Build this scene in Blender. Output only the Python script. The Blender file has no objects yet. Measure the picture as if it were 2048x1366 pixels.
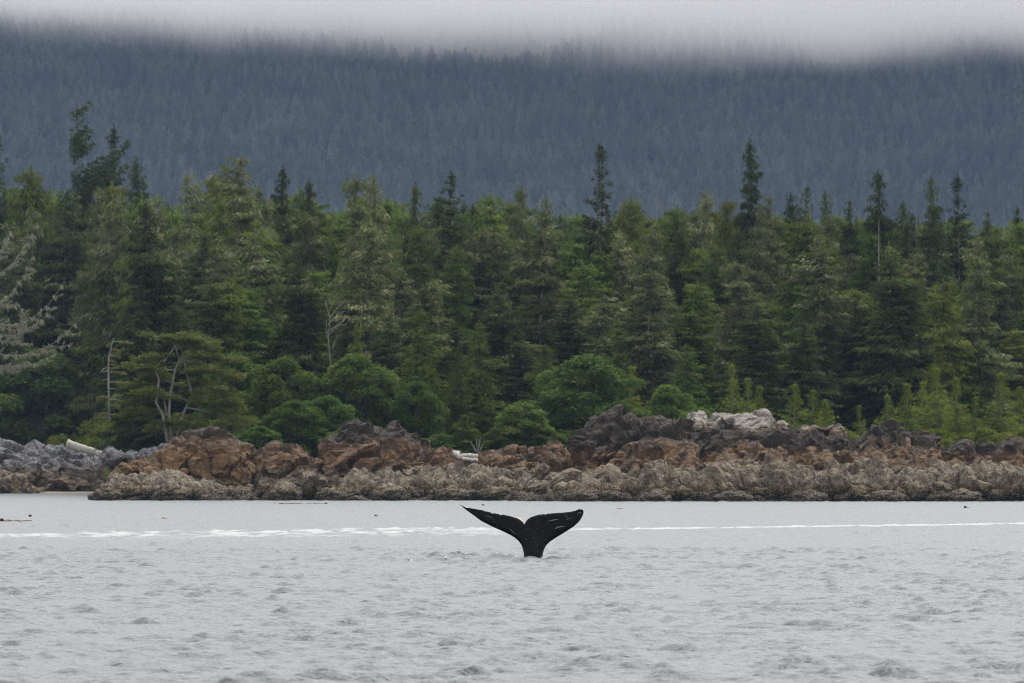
import bpy, math, random
import numpy as np
from mathutils import Vector

SC = bpy.context.scene
COL = SC.collection
R = math.radians

# ------------------------------------------------------------------ camera, sky, sun, exposure
F = 11378.0            # focal length in pixels of the 2048-wide photograph
CAMZ = 2.2
HOR = 955.0            # horizon row
cam_d = bpy.data.cameras.new('camera')
cam = bpy.data.objects.new('camera', cam_d)
COL.objects.link(cam)
cam_d.sensor_width = 36.0
cam_d.lens = F * 36.0 / 2048.0
cam_d.dof.use_dof = True          # focused on the whale's tail
cam_d.dof.focus_distance = 156.0
cam_d.dof.aperture_fstop = 5.6
cam_d.clip_start = 1.0
cam_d.clip_end = 30000.0
cam.location = (0, 0, CAMZ)
cam.rotation_euler = (R(90) + math.atan((HOR - 683.0) / F), 0, 0)
SC.camera = cam

SUN_EL, SUN_AZ = R(64), R(30)      # veiled sun ahead on the right, behind the overcast
world = bpy.data.worlds.new('World')
SC.world = world
world.use_nodes = True
wn, wl = world.node_tree.nodes, world.node_tree.links
wn.clear()
sky = wn.new('ShaderNodeTexSky')
sky.sky_type = 'NISHITA'
sky.sun_disc = False
sky.sun_elevation = SUN_EL
sky.sun_rotation = SUN_AZ
sky.air_density = 2.0
sky.dust_density = 1.2
sky.ozone_density = 1.0
hsv = wn.new('ShaderNodeHueSaturation')
hsv.inputs['Saturation'].default_value = 0.03
bg = wn.new('ShaderNodeBackground')
bg.inputs['Strength'].default_value = 0.15
wo = wn.new('ShaderNodeOutputWorld')
wl.new(sky.outputs[0], hsv.inputs['Color'])
wl.new(hsv.outputs[0], bg.inputs['Color'])
wl.new(bg.outputs[0], wo.inputs['Surface'])

sun_d = bpy.data.lights.new('sun', 'SUN')
sun_d.energy = 1.25
sun_d.angle = R(40)
sun_d.color = (1.0, 0.97, 0.92)
sun = bpy.data.objects.new('sun', sun_d)
COL.objects.link(sun)
sdir = Vector((math.sin(SUN_AZ) * math.cos(SUN_EL), math.cos(SUN_AZ) * math.cos(SUN_EL), math.sin(SUN_EL)))
sun.rotation_euler = sdir.to_track_quat('Z', 'Y').to_euler()

SC.view_settings.view_transform = 'Standard'
SC.view_settings.look = 'None'
SC.view_settings.exposure = 1.12
SC.view_settings.gamma = 1.0
SC.view_settings.use_curve_mapping = False
SC.cycles.max_bounces = 8
SC.cycles.diffuse_bounces = 3
SC.cycles.glossy_bounces = 2
SC.cycles.transmission_bounces = 2
SC.cycles.volume_bounces = 6
SC.cycles.transparent_max_bounces = 8
SC.cycles.use_denoising = True
SC.cycles.denoising_prefilter = 'NONE'
SC.cycles.filter_width = 1.1


def P(px, py, d):
    """A direction seen in the photograph, followed out to distance d."""
    return np.array([(px - 1024.0) * d / F, d, CAMZ + (HOR - py) * d / F])


# ------------------------------------------------------------------ numpy noise
def _h(ix, iy, iz, seed):
    h = (ix.astype(np.int64) * 374761393 + iy.astype(np.int64) * 668265263 + iz.astype(np.int64) * 2147483647 + seed * 974634777) & 0xFFFFFFFF
    h = ((h ^ (h >> 13)) * 1274126177) & 0xFFFFFFFF
    h = ((h ^ (h >> 16)) * 2246822519) & 0xFFFFFFFF
    h = h ^ (h >> 15)
    return (h & 0xFFFFFF) / float(0x1000000)


def vnoise(p, seed=0):
    i = np.floor(p)
    f = p - i
    i = i.astype(np.int64)
    u = f * f * f * (f * (f * 6 - 15) + 10)
    r = 0
    for dx in (0, 1):
        for dy in (0, 1):
            for dz in (0, 1):
                w = (u[:, 0] if dx else 1 - u[:, 0]) * (u[:, 1] if dy else 1 - u[:, 1]) * (u[:, 2] if dz else 1 - u[:, 2])
                r = r + w * _h(i[:, 0] + dx, i[:, 1] + dy, i[:, 2] + dz, seed)
    return r * 2 - 1


def fbm(p, seed=0, octv=4, gain=0.5):
    a, s, r = 1.0, 1.0, 0
    for k in range(octv):
        r = r + a * vnoise(p * s + 17.3 * k, seed + k)
        a *= gain
        s *= 2.03
    return r


def worley(p, seed=0):
    i = np.floor(p).astype(np.int64)
    f1 = np.full(len(p), 9.0)
    f2 = np.full(len(p), 9.0)
    cid = np.zeros(len(p))
    off = np.zeros((len(p), 3))
    for dx in (-1, 0, 1):
        for dy in (-1, 0, 1):
            for dz in (-1, 0, 1):
                c = i + np.array([dx, dy, dz])
                q = np.stack([c[:, 0] + _h(c[:, 0], c[:, 1], c[:, 2], seed + 1),
                              c[:, 1] + _h(c[:, 0], c[:, 1], c[:, 2], seed + 2),
                              c[:, 2] + _h(c[:, 0], c[:, 1], c[:, 2], seed + 3)], 1)
                d = np.sqrt(((p - q) ** 2).sum(1))
                rid = _h(c[:, 0], c[:, 1], c[:, 2], seed + 4)
                m = d < f1
                f2 = np.where(m, f1, np.minimum(f2, d))
                cid = np.where(m, rid, cid)
                off = np.where(m[:, None], p - q, off)
                f1 = np.where(m, d, f1)
    a, b = cid * 61.7 % 6.283, (cid * 37.3 % 1.0) * 2 - 1
    sb = np.sqrt(1 - b * b)
    til = off[:, 0] * np.cos(a) * sb + off[:, 1] * np.sin(a) * sb + off[:, 2] * b
    return f1, f2, cid, til


# ------------------------------------------------------------------ mesh helpers
class MB:
    def __init__(self):
        self.v, self.f3, self.f4, self.t, self.n = [], [], [], [], 0

    def add(self, v, f3=None, f4=None, tone=0.5):
        v = np.asarray(v, float).reshape(-1, 3)
        if f3 is not None and len(f3):
            self.f3.append(np.asarray(f3, int).reshape(-1, 3) + self.n)
        if f4 is not None and len(f4):
            self.f4.append(np.asarray(f4, int).reshape(-1, 4) + self.n)
        self.v.append(v)
        self.t.append(np.broadcast_to(np.asarray(tone, float), (len(v),)))
        self.n += len(v)

    def tube(self, pts, rad, sides=6, tone=0.5):
        pts = np.asarray(pts, float)
        rad = np.broadcast_to(np.asarray(rad, float), (len(pts),))
        tg = np.gradient(pts, axis=0)
        tg /= np.linalg.norm(tg, axis=1, keepdims=True) + 1e-9
        ref = np.where(np.abs(tg[:, 2:3]) > 0.9, np.array([[1.0, 0, 0]]), np.array([[0, 0, 1.0]]))
        a = np.cross(tg, ref)
        a /= np.linalg.norm(a, axis=1, keepdims=True) + 1e-9
        b = np.cross(tg, a)
        th = np.linspace(0, 2 * np.pi, sides, endpoint=False)
        v = pts[:, None, :] + rad[:, None, None] * (np.cos(th)[None, :, None] * a[:, None, :] + np.sin(th)[None, :, None] * b[:, None, :])
        n = len(pts)
        q = []
        for i in range(n - 1):
            for j in range(sides):
                k = (j + 1) % sides
                q.append((i * sides + j, i * sides + k, (i + 1) * sides + k, (i + 1) * sides + j))
        v = np.concatenate([v.reshape(-1, 3), pts[:1], pts[-1:]])
        t3 = []
        for j in range(sides):
            k = (j + 1) % sides
            t3.append((n * sides, k, j))
            t3.append((n * sides + 1, (n - 1) * sides + j, (n - 1) * sides + k))
        self.add(v, t3, q, tone)

    def grid(self, g, tone=0.5, close=False):
        nu, nv = g.shape[:2]
        idx = np.arange(nu * nv).reshape(nu, nv)
        if close:
            idx = np.concatenate([idx, idx[:, :1]], 1)
        q = np.stack([idx[:-1, :-1], idx[1:, :-1], idx[1:, 1:], idx[:-1, 1:]], -1).reshape(-1, 4)
        self.add(g.reshape(-1, 3), None, q, tone)

    def mesh(self, name, mat=None, smooth=False, tone=False):
        v = np.concatenate(self.v)
        f3 = np.concatenate(self.f3) if self.f3 else np.zeros((0, 3), int)
        f4 = np.concatenate(self.f4) if self.f4 else np.zeros((0, 4), int)
        me = bpy.data.meshes.new(name)
        me.vertices.add(len(v))
        me.vertices.foreach_set('co', v.astype(np.float32).ravel())
        li = np.concatenate([f3.ravel(), f4.ravel()]).astype(np.int32)
        me.loops.add(len(li))
        me.loops.foreach_set('vertex_index', li)
        npoly = len(f3) + len(f4)
        st = np.concatenate([np.arange(len(f3)) * 3, len(f3) * 3 + np.arange(len(f4)) * 4]).astype(np.int32)
        me.polygons.add(npoly)
        me.polygons.foreach_set('loop_start', st)
        me.update(calc_edges=True)
        me.polygons.foreach_set('use_smooth', np.full(npoly, smooth, dtype=bool))
        if tone:
            at = me.attributes.new('tone', 'FLOAT', 'POINT')
            at.data.foreach_set('value', np.concatenate(self.t).astype(np.float32))
        if mat is not None:
            me.materials.append(mat)
        me.validate()
        return me


def link(name, me, parent=None, loc=(0, 0, 0)):
    o = bpy.data.objects.new(name, me)
    COL.objects.link(o)
    o.location = loc
    if parent is not None:
        o.parent = parent
    return o


def tag(o, label, cat, group=None):
    o['label'] = label
    o['category'] = cat
    if group:
        o['group'] = group
    return o


def thing(name, label, cat, loc=(0, 0, 0), group=None):
    return tag(link(name, None, None, loc), label, cat, group)


# ------------------------------------------------------------------ materials
def mat_new(name):
    m = bpy.data.materials.new(name)
    m.use_nodes = True
    m.node_tree.nodes.clear()
    return m, m.node_tree.nodes, m.node_tree.links


def ramp(n, stops, interp='LINEAR'):
    r = n.new('ShaderNodeValToRGB')
    e = r.color_ramp.elements
    r.color_ramp.interpolation = interp
    while len(e) < len(stops):
        e.new(0.5)
    for i, (p, c) in enumerate(stops):
        e[i].position = p
        e[i].color = (*c, 1)
    return r


def foliage_mat(name, dark, light, accent, acc_amt=0.25, trans=0.30, objvar=0.35):
    """Needles or leaves: two greens and an accent (lichen, new growth) mixed per spray, with tree-to-tree variation."""
    m, n, l = mat_new(name)
    at = n.new('ShaderNodeAttribute')
    at.attribute_name = 'tone'
    mix = ramp(n, [(0.0, dark), (0.62 - acc_amt * 0.4, light), (1.0 - acc_amt, light), (1.0, accent)])
    l.new(at.outputs['Fac'], mix.inputs['Fac'])
    oi = n.new('ShaderNodeObjectInfo')
    h = n.new('ShaderNodeHueSaturation')
    mr = n.new('ShaderNodeMapRange')
    mr.inputs['To Min'].default_value = 1.0 - objvar
    mr.inputs['To Max'].default_value = 1.0 + objvar
    l.new(oi.outputs['Random'], mr.inputs['Value'])
    l.new(mr.outputs[0], h.inputs['Value'])
    mth = n.new('ShaderNodeMath')
    mth.operation = 'MULTIPLY'
    mth.inputs[1].default_value = 7.31
    fr = n.new('ShaderNodeMath')
    fr.operation = 'FRACT'
    l.new(oi.outputs['Random'], mth.inputs[0])
    l.new(mth.outputs[0], fr.inputs[0])
    mh = n.new('ShaderNodeMapRange')
    mh.inputs['To Min'].default_value = 0.484
    mh.inputs['To Max'].default_value = 0.508
    l.new(fr.outputs[0], mh.inputs['Value'])
    l.new(mh.outputs[0], h.inputs['Hue'])
    l.new(mix.outputs[0], h.inputs['Color'])
    d = n.new('ShaderNodeBsdfDiffuse')
    t = n.new('ShaderNodeBsdfTranslucent')
    ms = n.new('ShaderNodeMixShader')
    ms.inputs[0].default_value = trans
    l.new(h.outputs[0], d.inputs['Color'])
    l.new(h.outputs[0], t.inputs['Color'])
    l.new(d.outputs[0], ms.inputs[1])
    l.new(t.outputs[0], ms.inputs[2])
    o = n.new('ShaderNodeOutputMaterial')
    l.new(ms.outputs[0], o.inputs['Surface'])
    return m


def bark_mat(name, c1, c2, scale=6.0):
    m, n, l = mat_new(name)
    tc = n.new('ShaderNodeTexCoord')
    mp = n.new('ShaderNodeMapping')
    mp.inputs['Scale'].default_value = (scale, scale, scale * 0.2)
    nz = n.new('ShaderNodeTexNoise')
    nz.inputs['Scale'].default_value = 1.0
    nz.inputs['Detail'].default_value = 6
    l.new(tc.outputs['Object'], mp.inputs[0])
    l.new(mp.outputs[0], nz.inputs['Vector'])
    r = ramp(n, [(0.3, c1), (0.7, c2)])
    l.new(nz.outputs['Fac'], r.inputs[0])
    b = n.new('ShaderNodeBsdfPrincipled')
    b.inputs['Roughness'].default_value = 0.9
    l.new(r.outputs[0], b.inputs['Base Color'])
    bp = n.new('ShaderNodeBump')
    bp.inputs['Distance'].default_value = 0.05
    l.new(nz.outputs['Fac'], bp.inputs['Height'])
    l.new(bp.outputs[0], b.inputs['Normal'])
    o = n.new('ShaderNodeOutputMaterial')
    l.new(b.outputs[0], o.inputs['Surface'])
    return m


def rock_mat(name, bands, speck=0.0, seedoff=0.0, warp=1.3, bump=0.15, strata=True, patch=0.7):
    """Shore rock: bands = [(height in m, colour A, colour B)]: weed, barnacle, rust, lichen zones by height above the sea."""
    m, n, l = mat_new(name)
    ge = n.new('ShaderNodeNewGeometry')
    sep = n.new('ShaderNodeSeparateXYZ')
    l.new(ge.outputs['Position'], sep.inputs[0])

    def noise(scale, det=6, rough=0.6, dist=0.0, vec=None):
        z = n.new('ShaderNodeTexNoise')
        z.inputs['Scale'].default_value = scale
        z.inputs['Detail'].default_value = det
        z.inputs['Roughness'].default_value = rough
        z.inputs['Distortion'].default_value = dist
        l.new(vec if vec is not None else ge.outputs['Position'], z.inputs['Vector'])
        return z
    big = noise(0.35, 4, 0.6)
    md = noise(1.6, 8, 0.7, 0.4)
    fine = noise(9.0, 6, 0.75)
    # height warped by noise
    w = n.new('ShaderNodeMath'); w.operation = 'MULTIPLY_ADD'
    w.inputs[1].default_value = warp * 2
    l.new(big.outputs['Fac'], w.inputs[0])
    w.inputs[2].default_value = -warp + seedoff
    w2 = n.new('ShaderNodeMath'); w2.operation = 'MULTIPLY_ADD'
    w2.inputs[1].default_value = warp * 1.4
    l.new(md.outputs['Fac'], w2.inputs[0])
    l.new(w.outputs[0], w2.inputs[2])
    zz = n.new('ShaderNodeMath'); zz.operation = 'ADD'
    l.new(sep.outputs['Z'], zz.inputs[0])
    l.new(w2.outputs[0], zz.inputs[1])
    zm = bands[-1][0] + 1.0
    sc = n.new('ShaderNodeMath'); sc.operation = 'DIVIDE'
    l.new(zz.outputs[0], sc.inputs[0])
    sc.inputs[1].default_value = zm
    off = warp * 0.7
    ra = ramp(n, [(max(0, (b[0] + off) / zm), b[1]) for b in bands])
    rb = ramp(n, [(max(0, (b[0] + off) / zm), b[2]) for b in bands])
    l.new(sc.outputs[0], ra.inputs[0])
    l.new(sc.outputs[0], rb.inputs[0])
    # streaks along tilted strata
    mp = n.new('ShaderNodeMapping')
    mp.inputs['Rotation'].default_value = (0.3, 0.55, 0.2)
    mp.inputs['Scale'].default_value = (0.7, 0.7, 4.0)
    l.new(ge.outputs['Position'], mp.inputs[0])
    st = noise(1.1, 7, 0.7, 0.6, mp.outputs[0])
    cmb = n.new('ShaderNodeMath'); cmb.operation = 'MULTIPLY_ADD'
    l.new(fine.outputs['Fac'], cmb.inputs[0])
    cmb.inputs[1].default_value = 0.8
    sx = n.new('ShaderNodeMath'); sx.operation = 'MULTIPLY'
    l.new((st if strata else md).outputs['Fac'], sx.inputs[0])
    sx.inputs[1].default_value = 1.0
    l.new(sx.outputs[0], cmb.inputs[2])
    mr = n.new('ShaderNodeMapRange')
    mr.inputs['From Min'].default_value = 0.76
    mr.inputs['From Max'].default_value = 1.12
    l.new(cmb.outputs[0], mr.inputs['Value'])
    mx = n.new('ShaderNodeMix'); mx.data_type = 'RGBA'
    l.new(mr.outputs[0], mx.inputs[0])
    l.new(ra.outputs[0], mx.inputs[6])
    l.new(rb.outputs[0], mx.inputs[7])
    # dark lichen and weed growing in patches
    pt = noise(0.85, 7, 0.72, 0.8)
    rpt = ramp(n, [(0.47, (0, 0, 0)), (0.60, (1, 1, 1))])
    l.new(pt.outputs['Fac'], rpt.inputs[0])
    pk = n.new('ShaderNodeMath'); pk.operation = 'MULTIPLY'
    l.new(rpt.outputs[0], pk.inputs[0])
    pk.inputs[1].default_value = patch
    mp2 = n.new('ShaderNodeMix'); mp2.data_type = 'RGBA'
    l.new(pk.outputs[0], mp2.inputs[0])
    l.new(mx.outputs[2], mp2.inputs[6])
    mp2.inputs[7].default_value = (0.030, 0.024, 0.018, 1)
    col = mp2.outputs[2]
    if speck > 0:
        vo = n.new('ShaderNodeTexVoronoi')
        vo.inputs['Scale'].default_value = 5.5
        l.new(ge.outputs['Position'], vo.inputs['Vector'])
        rs = ramp(n, [(0.18, (1, 1, 1)), (0.42, (0, 0, 0))])
        l.new(vo.outputs['Distance'], rs.inputs[0])
        zf = n.new('ShaderNodeMapRange')       # barnacles live in the band between the tide marks
        zf.inputs['From Min'].default_value = 0.25
        zf.inputs['From Max'].default_value = 1.1
        l.new(zz.outputs[0], zf.inputs['Value'])
        zf2 = n.new('ShaderNodeMapRange')
        zf2.inputs['From Min'].default_value = 4.4
        zf2.inputs['From Max'].default_value = 3.2
        l.new(zz.outputs[0], zf2.inputs['Value'])
        k1 = n.new('ShaderNodeMath'); k1.operation = 'MULTIPLY'
        l.new(zf.outputs[0], k1.inputs[0]); l.new(zf2.outputs[0], k1.inputs[1])
        k2 = n.new('ShaderNodeMath'); k2.operation = 'MULTIPLY'
        l.new(k1.outputs[0], k2.inputs[0]); l.new(rs.outputs[0], k2.inputs[1])
        k3 = n.new('ShaderNodeMath'); k3.operation = 'MULTIPLY'
        l.new(k2.outputs[0], k3.inputs[0]); k3.inputs[1].default_value = speck
        m2 = n.new('ShaderNodeMix'); m2.data_type = 'RGBA'
        l.new(k3.outputs[0], m2.inputs[0])
        l.new(col, m2.inputs[6])
        m2.inputs[7].default_value = (0.40, 0.36, 0.30, 1)
        col = m2.outputs[2]
    b = n.new('ShaderNodeBsdfPrincipled')
    b.inputs['Roughness'].default_value = 0.85
    b.inputs['Specular IOR Level'].default_value = 0.25
    l.new(col, b.inputs['Base Color'])
    bh = n.new('ShaderNodeMath'); bh.operation = 'ADD'
    l.new(fine.outputs['Fac'], bh.inputs[0]); l.new(st.outputs['Fac'], bh.inputs[1])
    bp = n.new('ShaderNodeBump')
    bp.inputs['Strength'].default_value = 0.9
    bp.inputs['Distance'].default_value = bump
    l.new(bh.outputs[0], bp.inputs['Height'])
    l.new(bp.outputs[0], b.inputs['Normal'])
    o = n.new('ShaderNodeOutputMaterial')
    l.new(b.outputs[0], o.inputs['Surface'])
    return m


def plain_mat(name, c, rough=0.8, spec=0.3):
    m, n, l = mat_new(name)
    b = n.new('ShaderNodeBsdfPrincipled')
    b.inputs['Base Color'].default_value = (*c, 1)
    b.inputs['Roughness'].default_value = rough
    b.inputs['Specular IOR Level'].default_value = spec
    nz = n.new('ShaderNodeTexNoise')
    nz.inputs['Scale'].default_value = 8
    nz.inputs['Detail'].default_value = 5
    h = n.new('ShaderNodeHueSaturation')
    h.inputs['Color'].default_value = (*c, 1)
    mr = n.new('ShaderNodeMapRange')
    mr.inputs['To Min'].default_value = 0.6
    mr.inputs['To Max'].default_value = 1.4
    tc = n.new('ShaderNodeTexCoord')
    l.new(tc.outputs['Object'], nz.inputs['Vector'])
    l.new(nz.outputs['Fac'], mr.inputs['Value'])
    l.new(mr.outputs[0], h.inputs['Value'])
    l.new(h.outputs[0], b.inputs['Base Color'])
    o = n.new('ShaderNodeOutputMaterial')
    l.new(b.outputs[0], o.inputs['Surface'])
    return m


M = {}
M['moss'] = foliage_mat('lichened_needles', (0.028, 0.040, 0.016), (0.092, 0.110, 0.042), (0.24, 0.245, 0.135), 0.34, objvar=0.28)
M['dark'] = foliage_mat('dark_needles', (0.014, 0.024, 0.010), (0.050, 0.068, 0.024), (0.130, 0.140, 0.058), 0.20, objvar=0.32)
M['hem'] = foliage_mat('hemlock_needles', (0.022, 0.044, 0.010), (0.080, 0.120, 0.025), (0.145, 0.172, 0.046), 0.24, objvar=0.30)
M['cedar'] = foliage_mat('cedar_sprays', (0.030, 0.046, 0.011), (0.100, 0.122, 0.028), (0.175, 0.175, 0.058), 0.26, objvar=0.28)
M['young'] = foliage_mat('young_needles', (0.064, 0.096, 0.016), (0.160, 0.195, 0.032), (0.230, 0.245, 0.058), 0.32, objvar=0.22)
M['alder'] = foliage_mat('alder_leaves', (0.032, 0.060, 0.016), (0.088, 0.138, 0.034), (0.155, 0.200, 0.058), 0.24, objvar=0.22)
M['pine'] = foliage_mat('shore_pine_needles', (0.056, 0.072, 0.022), (0.122, 0.140, 0.040), (0.205, 0.205, 0.080), 0.30, objvar=0.1)
M['lowbush'] = foliage_mat('salal_leaves', (0.060, 0.085, 0.016), (0.120, 0.145, 0.028), (0.190, 0.165, 0.040), 0.30, objvar=0.2)
M['moundbush'] = foliage_mat('mound_leaves', (0.055, 0.078, 0.016), (0.120, 0.135, 0.028), (0.240, 0.165, 0.042), 0.32, objvar=0.2)
M['lichen'] = foliage_mat('pale_lichen', (0.15, 0.148, 0.10), (0.27, 0.262, 0.18), (0.42, 0.41, 0.30), 0.3, objvar=0.05)
M['far'] = foliage_mat('hazed_far_needles', (0.058, 0.068, 0.064), (0.084, 0.092, 0.086), (0.120, 0.116, 0.108), 0.28, trans=0.15, objvar=0.3)  # greyed and brightened in colour to stand in for part of the haze
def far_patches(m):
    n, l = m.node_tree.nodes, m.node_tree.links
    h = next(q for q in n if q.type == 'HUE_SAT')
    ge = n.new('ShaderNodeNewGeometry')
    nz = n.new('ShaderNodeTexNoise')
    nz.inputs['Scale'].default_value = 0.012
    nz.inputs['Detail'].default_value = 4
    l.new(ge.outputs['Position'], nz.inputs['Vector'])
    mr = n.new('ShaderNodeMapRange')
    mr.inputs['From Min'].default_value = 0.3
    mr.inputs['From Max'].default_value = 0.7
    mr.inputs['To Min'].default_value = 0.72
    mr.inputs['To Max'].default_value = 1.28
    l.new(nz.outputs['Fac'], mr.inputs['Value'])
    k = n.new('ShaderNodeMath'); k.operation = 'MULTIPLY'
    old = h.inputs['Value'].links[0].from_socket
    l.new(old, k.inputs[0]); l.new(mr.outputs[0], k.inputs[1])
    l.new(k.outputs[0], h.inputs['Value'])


far_patches(M['far'])
M['bark'] = bark_mat('grey_bark', (0.05, 0.045, 0.04), (0.16, 0.145, 0.125))
M['bark_pale'] = bark_mat('pale_bark', (0.08, 0.075, 0.065), (0.22, 0.205, 0.18))
M['silver'] = bark_mat('silver_wood', (0.10, 0.096, 0.09), (0.24, 0.225, 0.205))
M['drift'] = bark_mat('bleached_driftwood', (0.24, 0.23, 0.21), (0.46, 0.44, 0.40), 2.5)


# ------------------------------------------------------------------ ground, hills
def shore(x):
    k = 1 / (1 + np.exp((x + 47.0) / 3.0))       # the left cove lies farther back
    return 566 + 236 * k + 10 * np.maximum(0, x - 74) + 10 * np.maximum(0, -92 - x)


def gz(x, y):
    t = np.asarray(y, float) - shore(np.asarray(x, float))
    return np.where(t < 0, np.maximum(-3.0, 0.12 * t), 4.2 * (1 - np.exp(-np.maximum(t, 0) / 45.0)) + 0.035 * np.maximum(t, 0))


def build_ground():
    ys = np.concatenate([np.linspace(535, 960, 90), np.linspace(1000, 2400, 15), np.linspace(2800, 4150, 4)])
    xs = np.concatenate([[-1550, -900, -500, -300], np.linspace(-160, 160, 140), [300, 500, 900, 1550]])
    X, Y = np.meshgrid(xs, ys, indexing='ij')
    Z = gz(X, np.minimum(Y, 1300.0))
    Z = np.where(Y > 1500, np.maximum(-2.5, Z - (Y - 1500) * 0.05), Z)
    Z = Z + 0.35 * vnoise(np.stack([X.ravel() / 6, Y.ravel() / 6, 0 * X.ravel()], 1), 3).reshape(X.shape)
    g = MB()
    g.grid(np.stack([X, Y, Z], -1))
    m, n, l = mat_new('forest_floor')
    nz = n.new('ShaderNodeTexNoise')
    nz.inputs['Scale'].default_value = 0.8
    nz.inputs['Detail'].default_value = 8
    ge = n.new('ShaderNodeNewGeometry')
    l.new(ge.outputs['Position'], nz.inputs['Vector'])
    r = ramp(n, [(0.35, (0.025, 0.035, 0.014)), (0.55, (0.06, 0.05, 0.03)), (0.75, (0.05, 0.07, 0.02))])
    l.new(nz.outputs['Fac'], r.inputs[0])
    b = n.new('ShaderNodeBsdfDiffuse')
    l.new(r.outputs[0], b.inputs['Color'])
    o = n.new('ShaderNodeOutputMaterial')
    l.new(b.outputs[0], o.inputs['Surface'])
    ob = link('ground', g.mesh('ground', m, True))
    ob['kind'] = 'structure'


build_ground()


def mz(x, y):
    """Height of the mountainside."""
    p = np.stack([np.asarray(x, float) / 300, np.asarray(y, float) / 480, np.zeros(np.shape(x))], -1).reshape(-1, 3)
    b = fbm(p, 40, 3).reshape(np.shape(x))
    t = np.asarray(y, float) - 3950
    return np.where(t > 0, 0.30 * t, 0.1 * t) + 34 * b * np.clip(t / 600, 0, 1)


def build_hills():
    ys = np.linspace(4200, 6000, 90)
    xs = np.concatenate([[-3000, -2200, -1600], np.linspace(-1200, 1200, 100), [1600, 2200, 3000]])
    X, Y = np.meshgrid(xs, ys, indexing='ij')
    Z = np.minimum(mz(X, Y), 700)
    g = MB()
    g.grid(np.stack([X, Y, Z], -1))
    m, n, l = mat_new('wooded_slope')
    nz = n.new('ShaderNodeTexNoise')
    nz.inputs['Scale'].default_value = 0.12
    nz.inputs['Detail'].default_value = 8
    ge = n.new('ShaderNodeNewGeometry')
    l.new(ge.outputs['Position'], nz.inputs['Vector'])
    r = ramp(n, [(0.35, (0.016, 0.024, 0.016)), (0.7, (0.045, 0.055, 0.035))])
    l.new(nz.outputs['Fac'], r.inputs[0])
    b = n.new('ShaderNodeBsdfDiffuse')
    l.new(r.outputs[0], b.inputs['Color'])
    o = n.new('ShaderNodeOutputMaterial')
    l.new(b.outputs[0], o.inputs['Surface'])
    ob = link('hills', g.mesh('hills', m, True))
    ob['kind'] = 'structure'


build_hills()

# ------------------------------------------------------------------ water
_rng = np.random.default_rng(5)
WAVES = []
for k in range(54):
    lam = 0.30 * (1.034 ** k)
    th = _rng.normal(R(62), R(38))             # wind from ahead right: crests run mostly across the view
    WAVES.append((lam, math.cos(th) * 2 * math.pi / lam, math.sin(th) * 2 * math.pi / lam, _rng.uniform(0, 6.28), 0.0128 * lam ** 0.55 * _rng.uniform(0.5, 1.4)))


def wave(x, y):
    z = np.zeros(np.shape(x))
    # slow changes of the chop so that it comes in patches
    pq = np.stack([np.ravel(x) / 0.42, np.ravel(y) / 1.0, np.zeros(np.size(x))], 1)
    pat = (0.95 + 0.60 * vnoise(pq, 77) + 0.40 * vnoise(pq / 6, 78)).reshape(np.shape(x))
    for lam, kx, ky, ph, a in WAVES:
        s = np.sin(kx * x + ky * y + ph)
        z = z + a * (s + 0.35 * (s * s - 0.5))
    z = z * (0.34 + 0.06 * np.clip((y - 100) / 120, 0, 1)) * np.clip(pat, 0.3, 2.6)
    # disturbed water where the whale has gone down
    wx, wy = P(1066, 1115, 156)[:2]
    dx, dy = x - wx, y - wy
    r1 = np.sqrt((dx / 1.0) ** 2 + (dy / 3.0) ** 2)
    z = z + 0.012 * np.exp(-(r1 / 1.8) ** 2) * np.cos(r1 * 7.0) - 0.03 * np.exp(-(r1 / 0.5) ** 2)
    e = np.exp(-((dx + 2.2) / 2.6) ** 2 - ((dy + 1.0) / 7.0) ** 2) + 0.9 * np.exp(-((dx - 0.6) / 0.9) ** 2 - ((dy + 4.5) / 3.0) ** 2)
    q = np.stack([np.ravel(dx) / 0.50, np.ravel(dy) / 0.8, np.zeros(np.size(x))], 1)
    z = z + 0.17 * e * fbm(q, 91, 2).reshape(np.shape(x)) * (1 - np.exp(-(dx / 0.5) ** 2 - ((dy + 1.5) / 4.0) ** 2))
    return z


RIPPLE = 0.075


def foam_amount(x, y):
    """A long slick of thin foam lying across the bay: narrow on the right, broad and broken on the left."""
    yc = np.interp(x, [-40, -19.9, -14.6, -7.0, -0.5, 3.7, 12.9, 24.5, 40], [205, 221, 229.6, 245, 245, 242, 255, 272, 290])
    wf = np.interp(x, [-40, -20, -9, -1, 3, 30], [14, 13, 30, 26, 4.0, 4.0])      # towards the viewer
    p = np.stack([np.ravel(x) / 0.55, np.ravel(y) / 2.4, np.zeros(np.size(x))], 1)
    nz = fbm(p, 55, 3).reshape(np.shape(x))
    dd = y - yc
    b = np.where(dd > 0, np.exp(-(dd / 2.8) ** 2), np.exp(-(dd / wf) ** 2))
    st = np.interp(x, [-30, -8, 2, 5], [1.0, 1.0, 0.7, 0.0])
    return np.clip((b * 1.25 - 0.25 + b * st * (nz - 0.05) * 1.6 - 0.35 * st * b), 0, 1) * np.interp(x, [-30, 2, 6], [0.48, 0.48, 0.62])


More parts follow.
